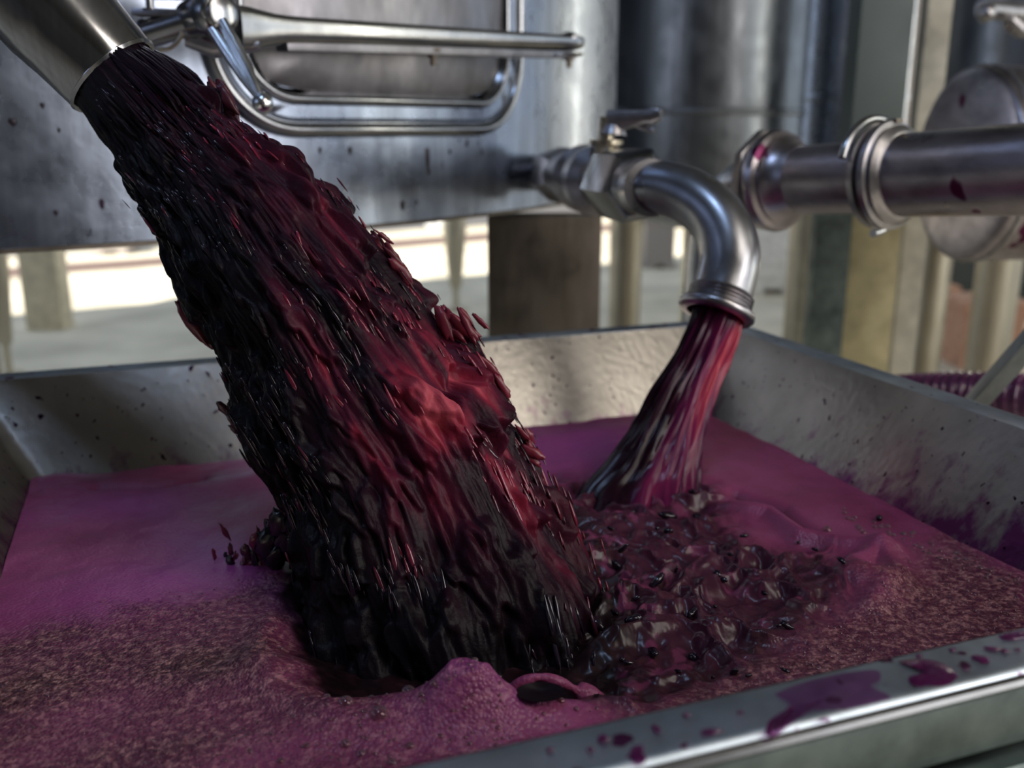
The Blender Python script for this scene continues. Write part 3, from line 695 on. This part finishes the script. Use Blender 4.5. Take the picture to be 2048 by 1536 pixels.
# outer shell
mb = MB(); mb.grid([rect(i, Zr + h, 4, .012) for i, h in [(-.004, -.008), (-.004 + .02, -.06), (-.006 + .19, -.32)]]); mb.build('outer_wall', M['darktank'], tray, angle=40)
mb = MB(); mb.grid([rect(i, Zr + h, 4, .012) for i, h in [(-.010, -.052), (-lip - .014, -.052), (-lip - .016, -.055), (-lip - .016, -.098), (-lip - .014, -.10), (-.010, -.10), (-.010, -.052)]]); mb.build('frame', M['frame'], tray, angle=40)
for a in (u0 - .012, u1 + .012):
    for b in (v0 - .012, v1 + .012):
        q = uvw(a, b, 0); MB().box((q.x, q.y, (FL + Zr - .10) / 2), U, V, (0, 0, 1), .022, .022, (Zr - .10 - FL) / 2, .003).build('leg', M['darktank'], tray)
# weld seam up the back-left corner
a, b = uvw(u0 + .003, v1 - .003, Zr), uvw(u0 + .16 * fl, v1 - .16 * fl, Zr - .16)
MB().tube([a + (b - a) * k / 4 for k in range(5)], .0012, 8).build('corner_weld', M['polish'], tray)

# wine puddles and drops on the front lip
def blob(px, py, w_, h_, ang, m, irr=.25, name='wine_drop', z=Zr + .0006, seed=0, taper=0):
    c = on_z(px, py, z); r_ = random.Random(seed + px); ph = [r_.uniform(0, 6.28) for _ in range(4)]; n = 40; pts = []
    ca, sa = math.cos(ang), math.sin(ang)
    for k in range(n):
        q = 2 * math.pi * k / n; rad_ = 1 + irr * (math.sin(2 * q + ph[0]) * .5 + math.sin(3 * q + ph[1]) * .6 + math.sin(5 * q + ph[2]) * .4 + .25 * math.sin(9 * q + ph[3]))
        x, y = w_ * math.cos(q) * rad_, h_ * math.sin(q) * rad_ * (1 + taper * math.cos(q)); pts.append(c + U * (x * ca - y * sa) + V * (x * sa + y * ca))
    inner = [c + (p - c) * .8 + Vector((0, 0, .0007)) for p in pts]
    mb = MB(); mb.grid([pts, inner], True, False, True); return mb.build(name, m, tray)
def puddle(poly, m, name='wine_puddle', z=Zr + .0006, n=6):
    P = [Vector(p) for p in catmull([tuple(on_z(x, y, z)) for x, y in poly + poly[:1]], n)][:-1]; c = sum(P, Vector()) / len(P)
    mb = MB(); mb.grid([P, [c + (p - c) * .93 + Vector((0, 0, .0006)) for p in P]], True)
    o = len(P); mb.v.append(c + Vector((0, 0, .0006))); mb.f += [(o + j, o + (j + 1) % o, 2 * o) for j in range(o)]
    return mb.build(name, m, tray)
puddle([(1548, 1388), (1600, 1366), (1680, 1347), (1752, 1340), (1760, 1360), (1742, 1372), (1782, 1392), (1762, 1402), (1680, 1420), (1640, 1420), (1590, 1412), (1577, 1432), (1566, 1462), (1532, 1472), (1540, 1440), (1580, 1410)], M['puddle'])
puddle([(1532, 1470), (1536, 1445), (1566, 1424), (1580, 1412), (1588, 1416), (1576, 1440), (1564, 1462), (1546, 1474)], M['drop'])
puddle([(1796, 1322), (1850, 1318), (1892, 1330), (1916, 1352), (1900, 1368), (1862, 1374), (1830, 1372), (1816, 1356), (1850, 1350), (1846, 1336), (1812, 1330)], M['drop'])
puddle([(1996, 1272), (2040, 1262), (2060, 1266), (2046, 1276), (2012, 1280)], M['drop'])
for i, (x, y, w_, h_, a) in enumerate([(1274, 1510, .0075, .0045, 1.0), (1420, 1464, .0055, .0028, -.2), (1206, 1478, .0035, .003, .4), (1962, 1318, .0045, .0045, .2), (1985, 1298, .0050, .0022, -.4), (2010, 1302, .0028, .0018, 0), (1312, 1458, .0022, .0032, 0), (1368, 1492, .0025, .0016, .3), (1372, 1430, .0020, .0014, 0), (1838, 1312, .0022, .0016, 0), (1905, 1300, .0025, .0016, .3), (1480, 1425, .0018, .0012, 0), (1180, 1500, .002, .0014, 0), (1932, 1338, .0028, .0016, .5), (2035, 1300, .002, .0014, 0), (1100, 1500, .0018, .0014, 0), (1650, 1440, .003, .0015, 0)]):
    blob(x, y, w_, h_, a, M['drop'], .22, seed=i)

# drips running down the front apron
for x, y0_, y1_, w_ in ((1775, 1405, 1478, .004), (1752, 1420, 1462, .003), (1872, 1388, 1450, .002), (1690, 1440, 1500, .005), (1640, 1470, 1520, .003), (1660, 1460, 1530, .006), (1500, 1500, 1560, .004)):
    a = on_z(x, y0_, Zr - .012); uu = a.dot(U); P = []
    vv = v0 - lip - .0012 + .002
    L_ = .0004 * (y1_ - y0_)
    mb = MB(); rings = []
    for k in range(9):
        t = k / 8; c = uvw(uu + .002 * math.sin(t * 5 + x), v0 - lip + .0008, Zr - .013 - L_ * t); ww = w_ * (.6 + .4 * math.sin(3 * t + x)) * (1 if k < 8 else .3)
        rings.append([c - U * ww, c - V * .0014, c + U * ww])
    mb.grid(rings, False); mb.build('wine_drip', M['drop'], tray)

# ------------------------------------------------------------------ foaming wine surface
NU, NV = 760, 620
ins = (Zr - Zf) * fl + .0005
uu = np.linspace(u0 + ins, u1 - ins, NU); vv = np.linspace(v0 + ins, v1 - ins, NV)
UU, VV = np.meshgrid(uu, vv)
def fuv(px, py, z=Zf): p = on_z(px, py, z); return p.dot(U), p.dot(V)
Wx = UU * U.x + VV * V.x; Wy = UU * U.y + VV * V.y
# image-plane position of a point of the flat surface, only used to lay out the swirls I measured
def proj(X, Y, Z):
    fwd = Y * cp - Z * sp; up = Y * sp + Z * cp
    return 1024 + F * X / fwd, 768 - F * up / fwd
def gauss(px, py, ru, rv, ang=0.0, z=Zf):
    a, b = fuv(px, py, z); du, dv = UU - a, VV - b; ca, sa = math.cos(ang), math.sin(ang)
    return np.exp(-(((du * ca + dv * sa) / ru)**2 + ((-du * sa + dv * ca) / rv)**2))
def seg_mask(pts, width, z=Zf):
    """distance field to a polyline laid on the surface"""
    D = np.full(UU.shape, 9.0); P = [fuv(x, y, z) for x, y in pts]
    for (ax, ay), (bx, by) in zip(P[:-1], P[1:]):
        dx, dy = bx - ax, by - ay; t = np.clip(((UU - ax) * dx + (VV - ay) * dy) / (dx * dx + dy * dy), 0, 1)
        D = np.minimum(D, np.hypot(UU - ax - t * dx, VV - ay - t * dy))
    return np.exp(-(D / width)**2)
def poly_mask(pts, soft, z=Zf, wob=.0):
    P = [fuv(x, y, z) for x, y in pts]; inside = np.zeros(UU.shape, bool); D = np.full(UU.shape, 9.0)
    WU = UU + wob * fbm(UU * 22, VV * 22, 3.3, 4); WV = VV + wob * fbm(UU * 22, VV * 22, 9.1, 4)
    for (ax, ay), (bx, by) in zip(P, P[1:] + P[:1]):
        c = ((ay > WV) != (by > WV)); xi = (bx - ax) * (WV - ay) / (by - ay + 1e-12) + ax; inside ^= c & (WU < xi)
        dx, dy = bx - ax, by - ay; t = np.clip(((WU - ax) * dx + (WV - ay) * dy) / (dx * dx + dy * dy + 1e-12), 0, 1)
        D = np.minimum(D, np.hypot(WU - ax - t * dx, WV - ay - t * dy))
    return sstep(-soft, soft, np.where(inside, D, -D))
turb = poly_mask([(1100, 960), (1190, 985), (1330, 960), (1400, 985), (1420, 1060), (1480, 1085), (1560, 1100), (1640, 1110), (1660, 1180), (1640, 1230), (1560, 1260), (1500, 1310), (1380, 1370), (1300, 1400), (1220, 1430), (1130, 1420), (900, 1370), (690, 1395), (600, 1330), (570, 1200), (560, 1080), (700, 960), (900, 900)], .010, wob=.018)
turb2 = poly_mask([(1110, 950), (1230, 975), (1380, 950), (1440, 990), (1480, 1080), (1640, 1100), (1700, 1180), (1620, 1260), (1500, 1330), (1250, 1420), (1180, 1390), (1150, 1200)], .03)
nl = fbm(UU * 7, VV * 7, 0.3, 4)
H = nl * .0035 + fbm(UU * 30, VV * 30, 5.1, 3) * .0007
# churned zone: folded ridges
rg = 1 - np.abs(fbm(UU * 13 + nl, VV * 13, 2.2, 3)); H += turb2 * (rg**2 * .018 - .011 + fbm(UU * 34, VV * 34, 8.8, 3) * .0050 + fbm(UU * 90, VV * 90, 4.8, 2) * .0009)
H += -.020 * poly_mask([(700, 1380), (600, 1300), (600, 1150), (800, 1000), (1060, 1000), (1180, 1180), (1200, 1380), (1000, 1385)], .03)
# crest and rolling lump in front of the fall
H += .029 * np.minimum(1, 1.35 * gauss(940, 1432, .030, .018, .1)) + .012 * gauss(985, 1440, .026, .020) + .012 * gauss(850, 1430, .05, .02) + .012 * gauss(1090, 1440, .045, .016)
H += -.014 * gauss(985, 1410, .010, .012)
H += .008 * gauss(700, 1440, .07, .03) + .010 * gauss(560, 1340, .05, .03) + .006 * seg_mask([(540, 1250), (500, 1330), (560, 1400), (660, 1430)], .014)
# swirl arcs to the right
H += .012 * seg_mask([(1440, 1010), (1540, 1030), (1600, 1075), (1700, 1095), (1790, 1110)], .012) - .010 * seg_mask([(1470, 985), (1560, 1015), (1620, 1060)], .010)
H += .018 * gauss(1720, 1165, .026, .022) + .010 * seg_mask([(1690, 1140), (1760, 1110), (1800, 1160), (1740, 1220)], .012)
# heaped against the back wall and where the wine stream plunges
H += .010 * gauss(1330, 900, .10, .10) + .006 * gauss(1150, 870, .12, .04)
H += -.012 * gauss(1250, 990, .05, .03)
H += .004 * seg_mask([(120, 960), (300, 990), (520, 950)], .03) - .006 * seg_mask([(200, 975), (330, 968), (400, 955)], .01)
# froth lines of the bubbly foam front left
frothm = poly_mask([(-100, 1290), (300, 1215), (560, 1150), (640, 1330), (900, 1400), (1300, 1440), (900, 1700), (-300, 1900)], .03, wob=.03)
frothr = poly_mask([(1500, 1310), (1700, 1210), (1850, 1110), (1900, 1060), (2100, 1180), (2100, 1300), (1500, 1420), (1250, 1430)], .035, wob=.02)
froth = np.clip(frothm * (.75 + .25 * nl) * (1 - .75 * gauss(1120, 1470, .10, .03)) * (1 - .5 * gauss(720, 1500, .10, .05)) + frothr * .75, 0, 1)
H += froth * fbm(UU * 160, VV * 160, 1.1, 2) * .0007
band = fbm(UU * 4.5 + 2, VV * 15, 6.6, 3); froth = np.clip(froth + .25 * band * frothm, 0, 1)
patch = sstep(-.15, .35, fbm(UU * 26, VV * 26, 4.4, 4))
liquid = np.clip(np.maximum(turb, turb2 * .95) * (1 - .5 * patch * turb2 * sstep(-.2, .3, fbm(UU * 70, VV * 70, 2.4, 3))) , 0, 1)
liquid *= 1 - gauss(935, 1428, .05, .012)
liquid = np.maximum(liquid, .55 * seg_mask([(1470, 985), (1560, 1015), (1620, 1060)], .008)); liquid = np.maximum(liquid, .25 * poly_mask([(560, 1290), (640, 1150), (660, 1330), (700, 1400)], .02))
liquid = np.where(turb > .5, liquid, liquid) ; liquid = np.minimum(liquid, 1 - .16 * turb2 * (1 - poly_mask([(560, 1050), (1130, 1000), (1260, 1150), (1290, 1400), (1200, 1440), (600, 1440)], .03)))
liquid = np.maximum(liquid, poly_mask([(620, 1150), (1150, 1050), (1230, 1200), (1270, 1380), (1230, 1425), (1180, 1400), (1000, 1370), (690, 1392), (620, 1330)], .008, wob=.008) * (1 - gauss(935, 1425, .05, .012)))
liquid = np.clip(liquid + .3 * gauss(1330, 900, .05, .06), 0, 1)
violet = np.clip(.9 * gauss(480, 1130, .20, .10, .2) * (1 + .5 * nl) + .9 * gauss(1150, 900, .14, .09) + .6 * gauss(330, 1000, .2, .05) + .75 * gauss(960, 1410, .06, .03) + .5 * gauss(1080, 1400, .05, .03), 0, 1)  # violet foam areas, with bluish reflection at left put into the colour
PF = np.stack([Wx, Wy, Zf + H], -1)
idx = np.arange(NU * NV).reshape(NV, NU); fs = np.stack([idx[:-1, :-1], idx[:-1, 1:], idx[1:, 1:], idx[1:, :-1]], -1).reshape(-1, 4)
foam = thing('wine_foam', 'purple pink foam covering the wine in the tray, churned dark at the centre', 'foam', uvw((u0 + u1) / 2, (v0 + v1) / 2, Zf))
mesh_obj('foam_surface', PF.reshape(-1, 3), fs, M['foam'], foam, True, {'liquid': liquid.ravel(), 'froth': froth.ravel(), 'violet': violet.ravel()})
def foam_h(px, py):
    a, b = fuv(px, py); i = int(np.clip(np.searchsorted(uu, a), 0, NU - 1)); j = int(np.clip(np.searchsorted(vv, b), 0, NV - 1)); return Vector(PF[j, i])
# torn arch of foam with a dark hole
mb = MB(); ar = [(990, 1400, .655), (1012, 1388, .645), (1035, 1368, .64), (1080, 1354, .64), (1125, 1366, .642), (1160, 1384, .648), (1190, 1396, .652), (1212, 1425, .66)]
cpts = catmull([tuple(at_y(x, y, Y)) for x, y, Y in ar], 6)
mb.tube([Vector(p) for p in cpts], [.0026 + .0016 * abs(math.sin(i * .35)) + (.004 if i > len(cpts) - 14 else 0) for i in range(len(cpts))], 14)
a_ = mesh_obj('foam_arch', mb.v, mb.f, M['foam'], foam, True, {'liquid': [0] * len(mb.v), 'froth': [.1] * len(mb.v)})
mb = MB(); mb.grid([[on_z(1081 + 50 * s * math.cos(q), 1384 + 20 * s * math.sin(q), Zf + .021 - .006 * (1 - s)) for q in [2 * math.pi * j / 28 for j in range(28)]] for s in (1, .6, .2)], True, False, True)
mesh_obj('foam_hole', mb.v, mb.f, M['deep'], foam)

# bubbles: one dome, copied
bm_ = MB(); rings = []
for k in range(9):
    a = math.pi / 2 * k / 8; rings.append([Vector((math.cos(a) * math.cos(q), math.cos(a) * math.sin(q), math.sin(a))) for q in [2 * math.pi * j / 18 for j in range(18)]])
bm_.grid(rings, True, False, True)
bmesh_ = bpy.data.meshes.new('bubble'); bmesh_.from_pydata([tuple(v) for v in bm_.v], [], bm_.f); bmesh_.polygons.foreach_set('use_smooth', [True] * len(bmesh_.polygons)); bmesh_.materials.append(M['bubble'])
foff = world_loc(foam); proto = None
def bubble(px, py, rpx):
    global proto
    p = foam_h(px, py); r = rpx / F * p.y * 1.05
    if proto is None: proto = bpy.data.objects.new('bubble', bmesh_); o = proto
    else: o = proto.copy()
    C.objects.link(o); o.parent = foam; o.location = p + Vector((0, 0, ZC - r * .12)) - foff; o.scale = (r, r, r * .85)
for x, y, r in [(692, 1436, 17), (757, 1462, 21), (815, 1420, 15), (690, 1497, 13), (722, 1512, 11), (868, 1446, 9), (845, 1450, 8), (950, 1425, 8), (905, 1408, 8), (560, 1300, 6), (820, 1500, 11), (655, 1418, 8), (780, 1530, 12), (830, 1395, 6), (995, 1480, 7), (985, 1475, 6), (1105, 1420, 11), (1120, 1432, 9), (1654, 1057, 10), (1727, 1065, 7), (1150, 1440, 7), (1085, 1455, 6), (900, 1452, 6), (610, 1500, 8), (560, 1520, 9), (500, 1500, 6), (880, 1490, 7), (930, 1470, 6), (940, 1500, 7), (1190, 1432, 5), (990, 1500, 6), (740, 1400, 5)]:
    bubble(x, y, r)
rb = random.Random(5); k = 0
while k < 190:                                        # foam edge along the right wall and the bubbly front
    if k < 60:
        t = rb.random(); x = 1690 + 360 * t + rb.gauss(0, 9); y = 1022 + 150 * t + rb.gauss(6, 9); r = rb.uniform(3, 7)
    else:
        x = rb.uniform(420, 1230); y = rb.uniform(1400, 1545); r = rb.uniform(2, 5.5)
        if y < 1425 + 40 * rb.random(): continue
    a, b = fuv(x, y)
    if not (u0 + ins + .002 < a < u1 - ins - .002 and v0 + ins + .002 < b < v1 - ins): k += 1; continue
    bubble(x, y, r); k += 1
# thousands of tiny bubbles: one joined part
mb = []; mf = []; q8 = [2 * math.pi * j / 6 for j in range(6)]; nvv = 0
ii = rng.integers(0, NU, 30000); jj = rng.integers(0, int(NV * .62), 30000); sel = rng.random(30000) < np.clip(froth[jj, ii] * .55 - liquid[jj, ii], 0, 1) * .45
for i, j in zip(ii[sel], jj[sel]):
    c = PF[j, i]; r = .0006 + .0011 * rng.random()**3
    mb += [(c[0] + r * math.cos(a), c[1] + r * math.sin(a), c[2]) for a in q8] + [(c[0] + r * .7 * math.cos(a), c[1] + r * .7 * math.sin(a), c[2] + r * .65) for a in q8] + [(c[0], c[1], c[2] + r)]
    mf += [(nvv + k, nvv + (k + 1) % 6, nvv + 6 + (k + 1) % 6, nvv + 6 + k) for k in range(6)] + [(nvv + 6 + k, nvv + 6 + (k + 1) % 6, nvv + 12) for k in range(6)]; nvv += 13
o = mesh_obj('tiny_bubbles', np.array(mb), mf, M['bubble'], foam); o['kind'] = 'stuff'

# churned splashes standing up from the dark liquid
def lumps(name, spots, par, m, liq):
    vs_, fs_, ll = [], [], []
    for (px, py, r, el, h) in spots:
        p = foam_h(px, py) + Vector((0, 0, h)); nv = len(vs_); A = rng.normal(size=3); A[2] = abs(A[2]) * .4; A /= np.linalg.norm(A)
        ph = rng.uniform(0, 50); n_, m_ = 12, 8
        for i in range(m_ + 1):
            th = math.pi * i / m_
            for j in range(n_):
                d = np.array([math.sin(th) * math.cos(2 * math.pi * j / n_), math.sin(th) * math.sin(2 * math.pi * j / n_), math.cos(th)])
                d = d + A * (d @ A) * (el - 1); q = r * d * (1 + .35 * float(perlin(d[0] * 2 + ph, d[1] * 2, d[2] * 2)))
                vs_.append(tuple(np.array(p) + q)); ll.append(liq)
        for i in range(m_):
            for j in range(n_): fs_.append((nv + i * n_ + j, nv + i * n_ + (j + 1) % n_, nv + (i + 1) * n_ + (j + 1) % n_, nv + (i + 1) * n_ + j))
    o = mesh_obj(name, vs_, fs_, m, par, True, {'liquid': ll, 'red': ll, 'froth': [0] * len(ll)}); o['kind'] = 'stuff'; return o
sp_ = []
for k in range(45):
    t = rng.random(); x = 1180 + 430 * rng.random() + 60 * rng.normal(); y = 1000 + 360 * rng.random()
    if x + (y - 1000) * .9 > 1900 or x < 1120: continue
    sp_.append((x, y, -0 + .0014 + .0028 * rng.random()**2, 1.2 + 2.0 * rng.random(), .001 + .003 * rng.random()))
lumps('churned_splash', sp_, foam, M['skins'], .12)

# ------------------------------------------------------------------ falling must
must = thing('falling_must', 'thick dark stream of crushed grape must falling from the steel pipe into the foam', 'grape must', on_z(900, 1250, Zf))
ML = [((146, 188), (274, 72), .955), ((163, 212), (293, 94), .950), ((213, 275), (362, 140), .935), ((265, 350), (452, 225), .925), ((305, 430), (560, 310), .915), ((335, 500), (655, 395), .905), ((358, 575), (735, 485), .895), ((400, 655), (812, 575), .885), ((445, 740), (868, 655), .875), ((475, 825), (930, 735), .865), ((510, 905), (995, 820), .855), ((560, 985), (1045, 900), .845), ((590, 1065), (1090, 990), .835), ((598, 1150), (1138, 1090), .825), ((605, 1250), (1185, 1205), .808), ((625, 1350), (1212, 1335), .79), ((660, 1470), (1225, 1460), .765)]
def md(TH, S, t):
    x, y = np.cos(TH), np.sin(TH)
    big = fbm(x * 1.7 + 5, y * 1.7, S * 4.5, 3); mid = fbm(x * 6, y * 6 + 3, S * 16, 3); fin = fbm(x * 30, y * 30, S * 22 + 3, 3); ridg = 1 - np.abs(perlin(x * 11 + .8 * mid, y * 11, S * 7))
    saw = sstep(.15, .6, fbm(x * 3.4 + 9, y * 3.4, S * 13, 3)) * sstep(.1, .75, x) * .020
    fade = sstep(.04, .16, t); chunk = (sstep(-.05, .35, fbm(x * 4.2 + 7, y * 4.2, S * 15, 3)) - .5) * .0085
    return (chunk + big * .014 + mid * .006 * (1 - .5 * t) + (ridg - .6) * .0045 * (1 - .5 * t) + saw * (1 - .6 * sstep(.6, .9, t))) * (.12 + .88 * fade) * (.5 + .8 * t) + fin * .0022 * fade
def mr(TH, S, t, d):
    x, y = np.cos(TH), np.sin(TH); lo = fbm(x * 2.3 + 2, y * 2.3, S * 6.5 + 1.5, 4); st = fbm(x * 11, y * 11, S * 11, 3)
    side = sstep(-.65, .75, x); zone = .33 + .42 * np.exp(-((t - .58) / .20)**2) + .10 * np.exp(-((t - .22) / .12)**2)  # redder to the right: light through thin juice put into the colour
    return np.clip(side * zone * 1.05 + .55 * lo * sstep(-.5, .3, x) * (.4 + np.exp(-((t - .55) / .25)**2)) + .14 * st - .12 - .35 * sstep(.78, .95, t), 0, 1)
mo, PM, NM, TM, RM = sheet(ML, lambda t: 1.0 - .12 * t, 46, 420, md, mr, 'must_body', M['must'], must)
# skins, berries and drops carried along: streamlined, one uncountable part
rows, cols = PM.shape[:2]
def skins(name, cnt, edge, smin, smax, out, parent, seed, e0, e1, sink):
    r_ = np.random.default_rng(seed); vs_, fs_, rd = [], [], []; nv = 0; n_, m_ = 8, 6
    for k in range(cnt):
        i = int(r_.uniform(.115, .97) * rows); 
        if edge: j = int((r_.choice([0, .5], p=[.62, .38]) + r_.normal() * .035) * cols) % cols
        else: j = int(r_.uniform(0, .5) * cols)
        if r_.random() > .35 + .65 * i / rows: continue
        if not edge and perlin(j / cols * 11 + seed, i / rows * 9, .5) < .02 + .3 * max(0, i / rows - .6): continue
        T = TM[i]; N_ = NM[i, j]; N_ = N_ / np.linalg.norm(N_); W = np.cross(T, N_); W /= np.linalg.norm(W)
        grow = .45 + .75 * i / rows; r = r_.uniform(smin, smax)**1.0 * grow; el = r_.uniform(e0, e1); fl_ = r_.uniform(.4, .9)
        c = PM[i, j] + N_ * (r_.uniform(-sink, .3) * r * .6 + (abs(r_.normal()) * out * grow))
        tilt = r_.normal() * .10; T2 = T * math.cos(tilt) + W * math.sin(tilt); W2 = np.cross(T2, N_)
        th = np.linspace(0, np.pi, m_ + 1)[:, None]; ph = np.linspace(0, 2 * np.pi, n_, endpoint=False)[None]
        a = -np.cos(th) * np.ones_like(ph); b = np.sin(th) * np.cos(ph); d = np.sin(th) * np.sin(ph)
        tp = 1 + .35 * a * r_.choice([-1, 1])
        P = c + (a[..., None] * T2 * el + (b * tp)[..., None] * W2 + (d * fl_ * tp)[..., None] * N_) * r
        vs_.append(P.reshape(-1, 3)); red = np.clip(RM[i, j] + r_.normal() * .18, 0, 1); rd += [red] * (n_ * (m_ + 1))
        ix = np.arange((m_ + 1) * n_).reshape(m_ + 1, n_) + nv; nx = np.roll(ix, -1, axis=1); fs_.append(np.stack([ix[:-1], nx[:-1], nx[1:], ix[1:]], -1).reshape(-1, 4)); nv += n_ * (m_ + 1)
    o = mesh_obj(name, np.concatenate(vs_), np.concatenate(fs_), M['skins'], parent, True, {'red': rd}); o['kind'] = 'stuff'; return o
skins('grape_skins', 2600, False, .0009, .0026, .0002, must, 11, 3, 9, .9)
skins('flying_drops', 520, True, .0008, .0022, .006, must, 12, 2.5, 8, .5)
# fine glossy threads at the pipe mouth
mb = MB(); rt = random.Random(2)
for k in range(46):
    q = rt.uniform(-.15, .38) * math.pi; j = int((q / (2 * math.pi)) % 1 * cols); i0 = rt.randint(56, 80); i1 = i0 + rt.randint(30, 75)
    pts = [Vector(PM[i, j]) + Vector(NM[i, j]) * .0012 for i in range(i0, i1, 6)]
    if len(pts) > 2: mb.tube(pts, [.0008 + .0014 * math.sin(math.pi * (a + .5) / len(pts)) for a in range(len(pts))], 6)
o = mb.build('must_threads', M['skins'], must); o['kind'] = 'stuff'
# side splash at the left foot of the fall
sp_ = []
def splash(name, spots, m, par, flow=None):
    vs_, fs_, rd = [], [], []
    for (x, y, Y, r, el, red) in spots:
        c = at_y(x, y, Y); nv = len(vs_); ph = rng.uniform(0, 40); dr = Vector((rng.normal() * .25, 0, 1)).normalized() if flow is None else (Vector(flow) + Vector(tuple(rng.normal(size=3) * .15))).normalized(); sd2 = dr.cross(Vector((0, 1, 0))).normalized(); ud = dr.cross(sd2)
        for i in range(9):
            th = math.pi * i / 8
            for j in range(12):
                d = (sd2 * math.cos(2 * math.pi * j / 12) + ud * (math.sin(2 * math.pi * j / 12) * .6)) * math.sin(th) + dr * (-math.cos(th) * el)
                vs_.append(c + d * r * (1 + .55 * float(perlin(d.x * 1.3 + ph, d.y * 1.3, d.z * 1.3)))); rd.append(red)
        for i in range(8):
            for j in range(12): fs_.append((nv + i * 12 + j, nv + i * 12 + (j + 1) % 12, nv + (i + 1) * 12 + (j + 1) % 12, nv + (i + 1) * 12 + j))
    o = mesh_obj(name, vs_, fs_, m, par, True, {'red': rd}); o['kind'] = 'stuff'; return o
for k in range(70):
    x = 565 - abs(rng.normal()) * 62; y = 1125 + rng.normal() * 34 - (x - 520) * .2; sp_.append((x, y, .86, .0016 + .005 * rng.random()**2, 1.5 + 2.5 * rng.random(), rng.random() * .8))
for k in range(16): sp_.append((575 + rng.normal() * 14, 1085 + rng.normal() * 25, .85, .007 + .005 * rng.random(), 1.6, .1))
splash('side_splash', sp_, M['skins'], must)
# torn flaps of juice and skins at the edges of the fall
fl_ = []
for x, y, Y, n_, sx, sy, red in ((395, 632, .89, 9, 12, 16, .95), (422, 668, .885, 6, 8, 14, .9), (745, 500, .895, 10, 24, 14, .55), (790, 560, .885, 9, 16, 24, .45), (905, 660, .87, 12, 24, 12, .85), (930, 680, .865, 7, 10, 18, .7), (990, 780, .855, 9, 10, 24, .9), (1055, 880, .845, 7, 10, 20, .8), (465, 830, .87, 5, 5, 26, .35), (600, 350, .91, 7, 22, 18, .5), (440, 200, .925, 6, 16, 10, .4)):
    for k in range(n_): fl_.append((x + rng.normal() * sx, y + rng.normal() * sy, Y + rng.normal() * .006, .0022 + .0034 * rng.random(), 2.0 + 2.6 * rng.random(), min(1, max(0, red + rng.normal() * .1))))
splash('torn_flaps', fl_, M['flap'], must, (.62, -.05, -.80))

# ------------------------------------------------------------------ pouring pipe at top left
m0 = at_y(228, 153, .95); pdir = (at_y(228 + 46, 153 + 50, .948) - m0).normalized()
pipe = thing('pouring_pipe', 'satin steel pipe with a stepped collar pouring must from the top left corner', 'pipe', m0)
mb = MB(); mb.lathe(m0, -pdir, [(0, .0438), (-.0006, .0455), (0, .0470), (.002, .0475), (.045, .0505), (.056, .0520), (.064, .0528), (.074, .0540), (.36, .0575), (.60, .062)], 72, 0, False)
mb.lathe(m0, -pdir, [(0, .0438), (.36, .050)], 72, 0, False); mb.build('pipe_body', M['hosepipe'], pipe, angle=50)
mb = MB(); mb.lathe(m0, -pdir, [(-.0012, .0445), (-.0016, .0472), (.0016, .0486), (.0024, .0478)], 72, 0, False); mb.build('lip', M['polish'], pipe)

# ------------------------------------------------------------------ wine hose and strut beside the tray
hp = [at_y(x, y, Y) for x, y, Y in ((1640, 838, 1.75), (1760, 800, 1.68), (1850, 790, 1.62), (1960, 790, 1.56), (2080, 800, 1.5), (2250, 850, 1.45))]
hc = [Vector(p) for p in catmull([tuple(p) for p in hp], 26)]
hose = thing('wine_hose', 'ribbed purple wine hose lying behind the right edge of the tray', 'hose', hp[2])
mb = MB(); mb.tube(hc, [.037 + .0016 * math.sin(i * 2.1) for i in range(len(hc))], 32); hw_o = mb.build('hose_wall', M['hose'], hose)
for k in range(12, len(hc) - 2, 4):
    d = (hc[k + 1] - hc[k]).normalized(); MB().lathe(hc[k], d, [(-.004, .0375), (-.002, .0395), (.002, .0395), (.004, .0375)], 28, 0, False).build('rib', M['hose'], hw_o)
a, b = at_y(1930, 830, 1.28), at_y(2090, 650, 1.18)
o = MB().box((a + b) / 2, (b - a), (0, 1, 0), (b - a).cross(Vector((0, 1, 0))), (b - a).length / 2, .006, .016, .002)
d_ = (b - a).normalized(); nn_ = d_.cross(Vector((0, 1, 0))).normalized(); o.box((a + b) / 2 + nn_ * .014 - Vector((0, .008, 0)), d_, (0, 1, 0), nn_, (b - a).length / 2, .012, .003, .001)
strut = tag(o.build('angle_strut', M['strut']), 'slanting steel angle strut at the right edge above the hose', 'strut')

for o in C.objects:
    if o.parent is None and o.get('category') == 'tank leg': o['group'] = 'legs of background tanks'
    if o.parent is None and o.get('category') == 'crate': o['group'] = 'terracotta crates at the right'
    if o.parent is None and o.get('category') == 'tank': o['group'] = 'steel wine tanks'
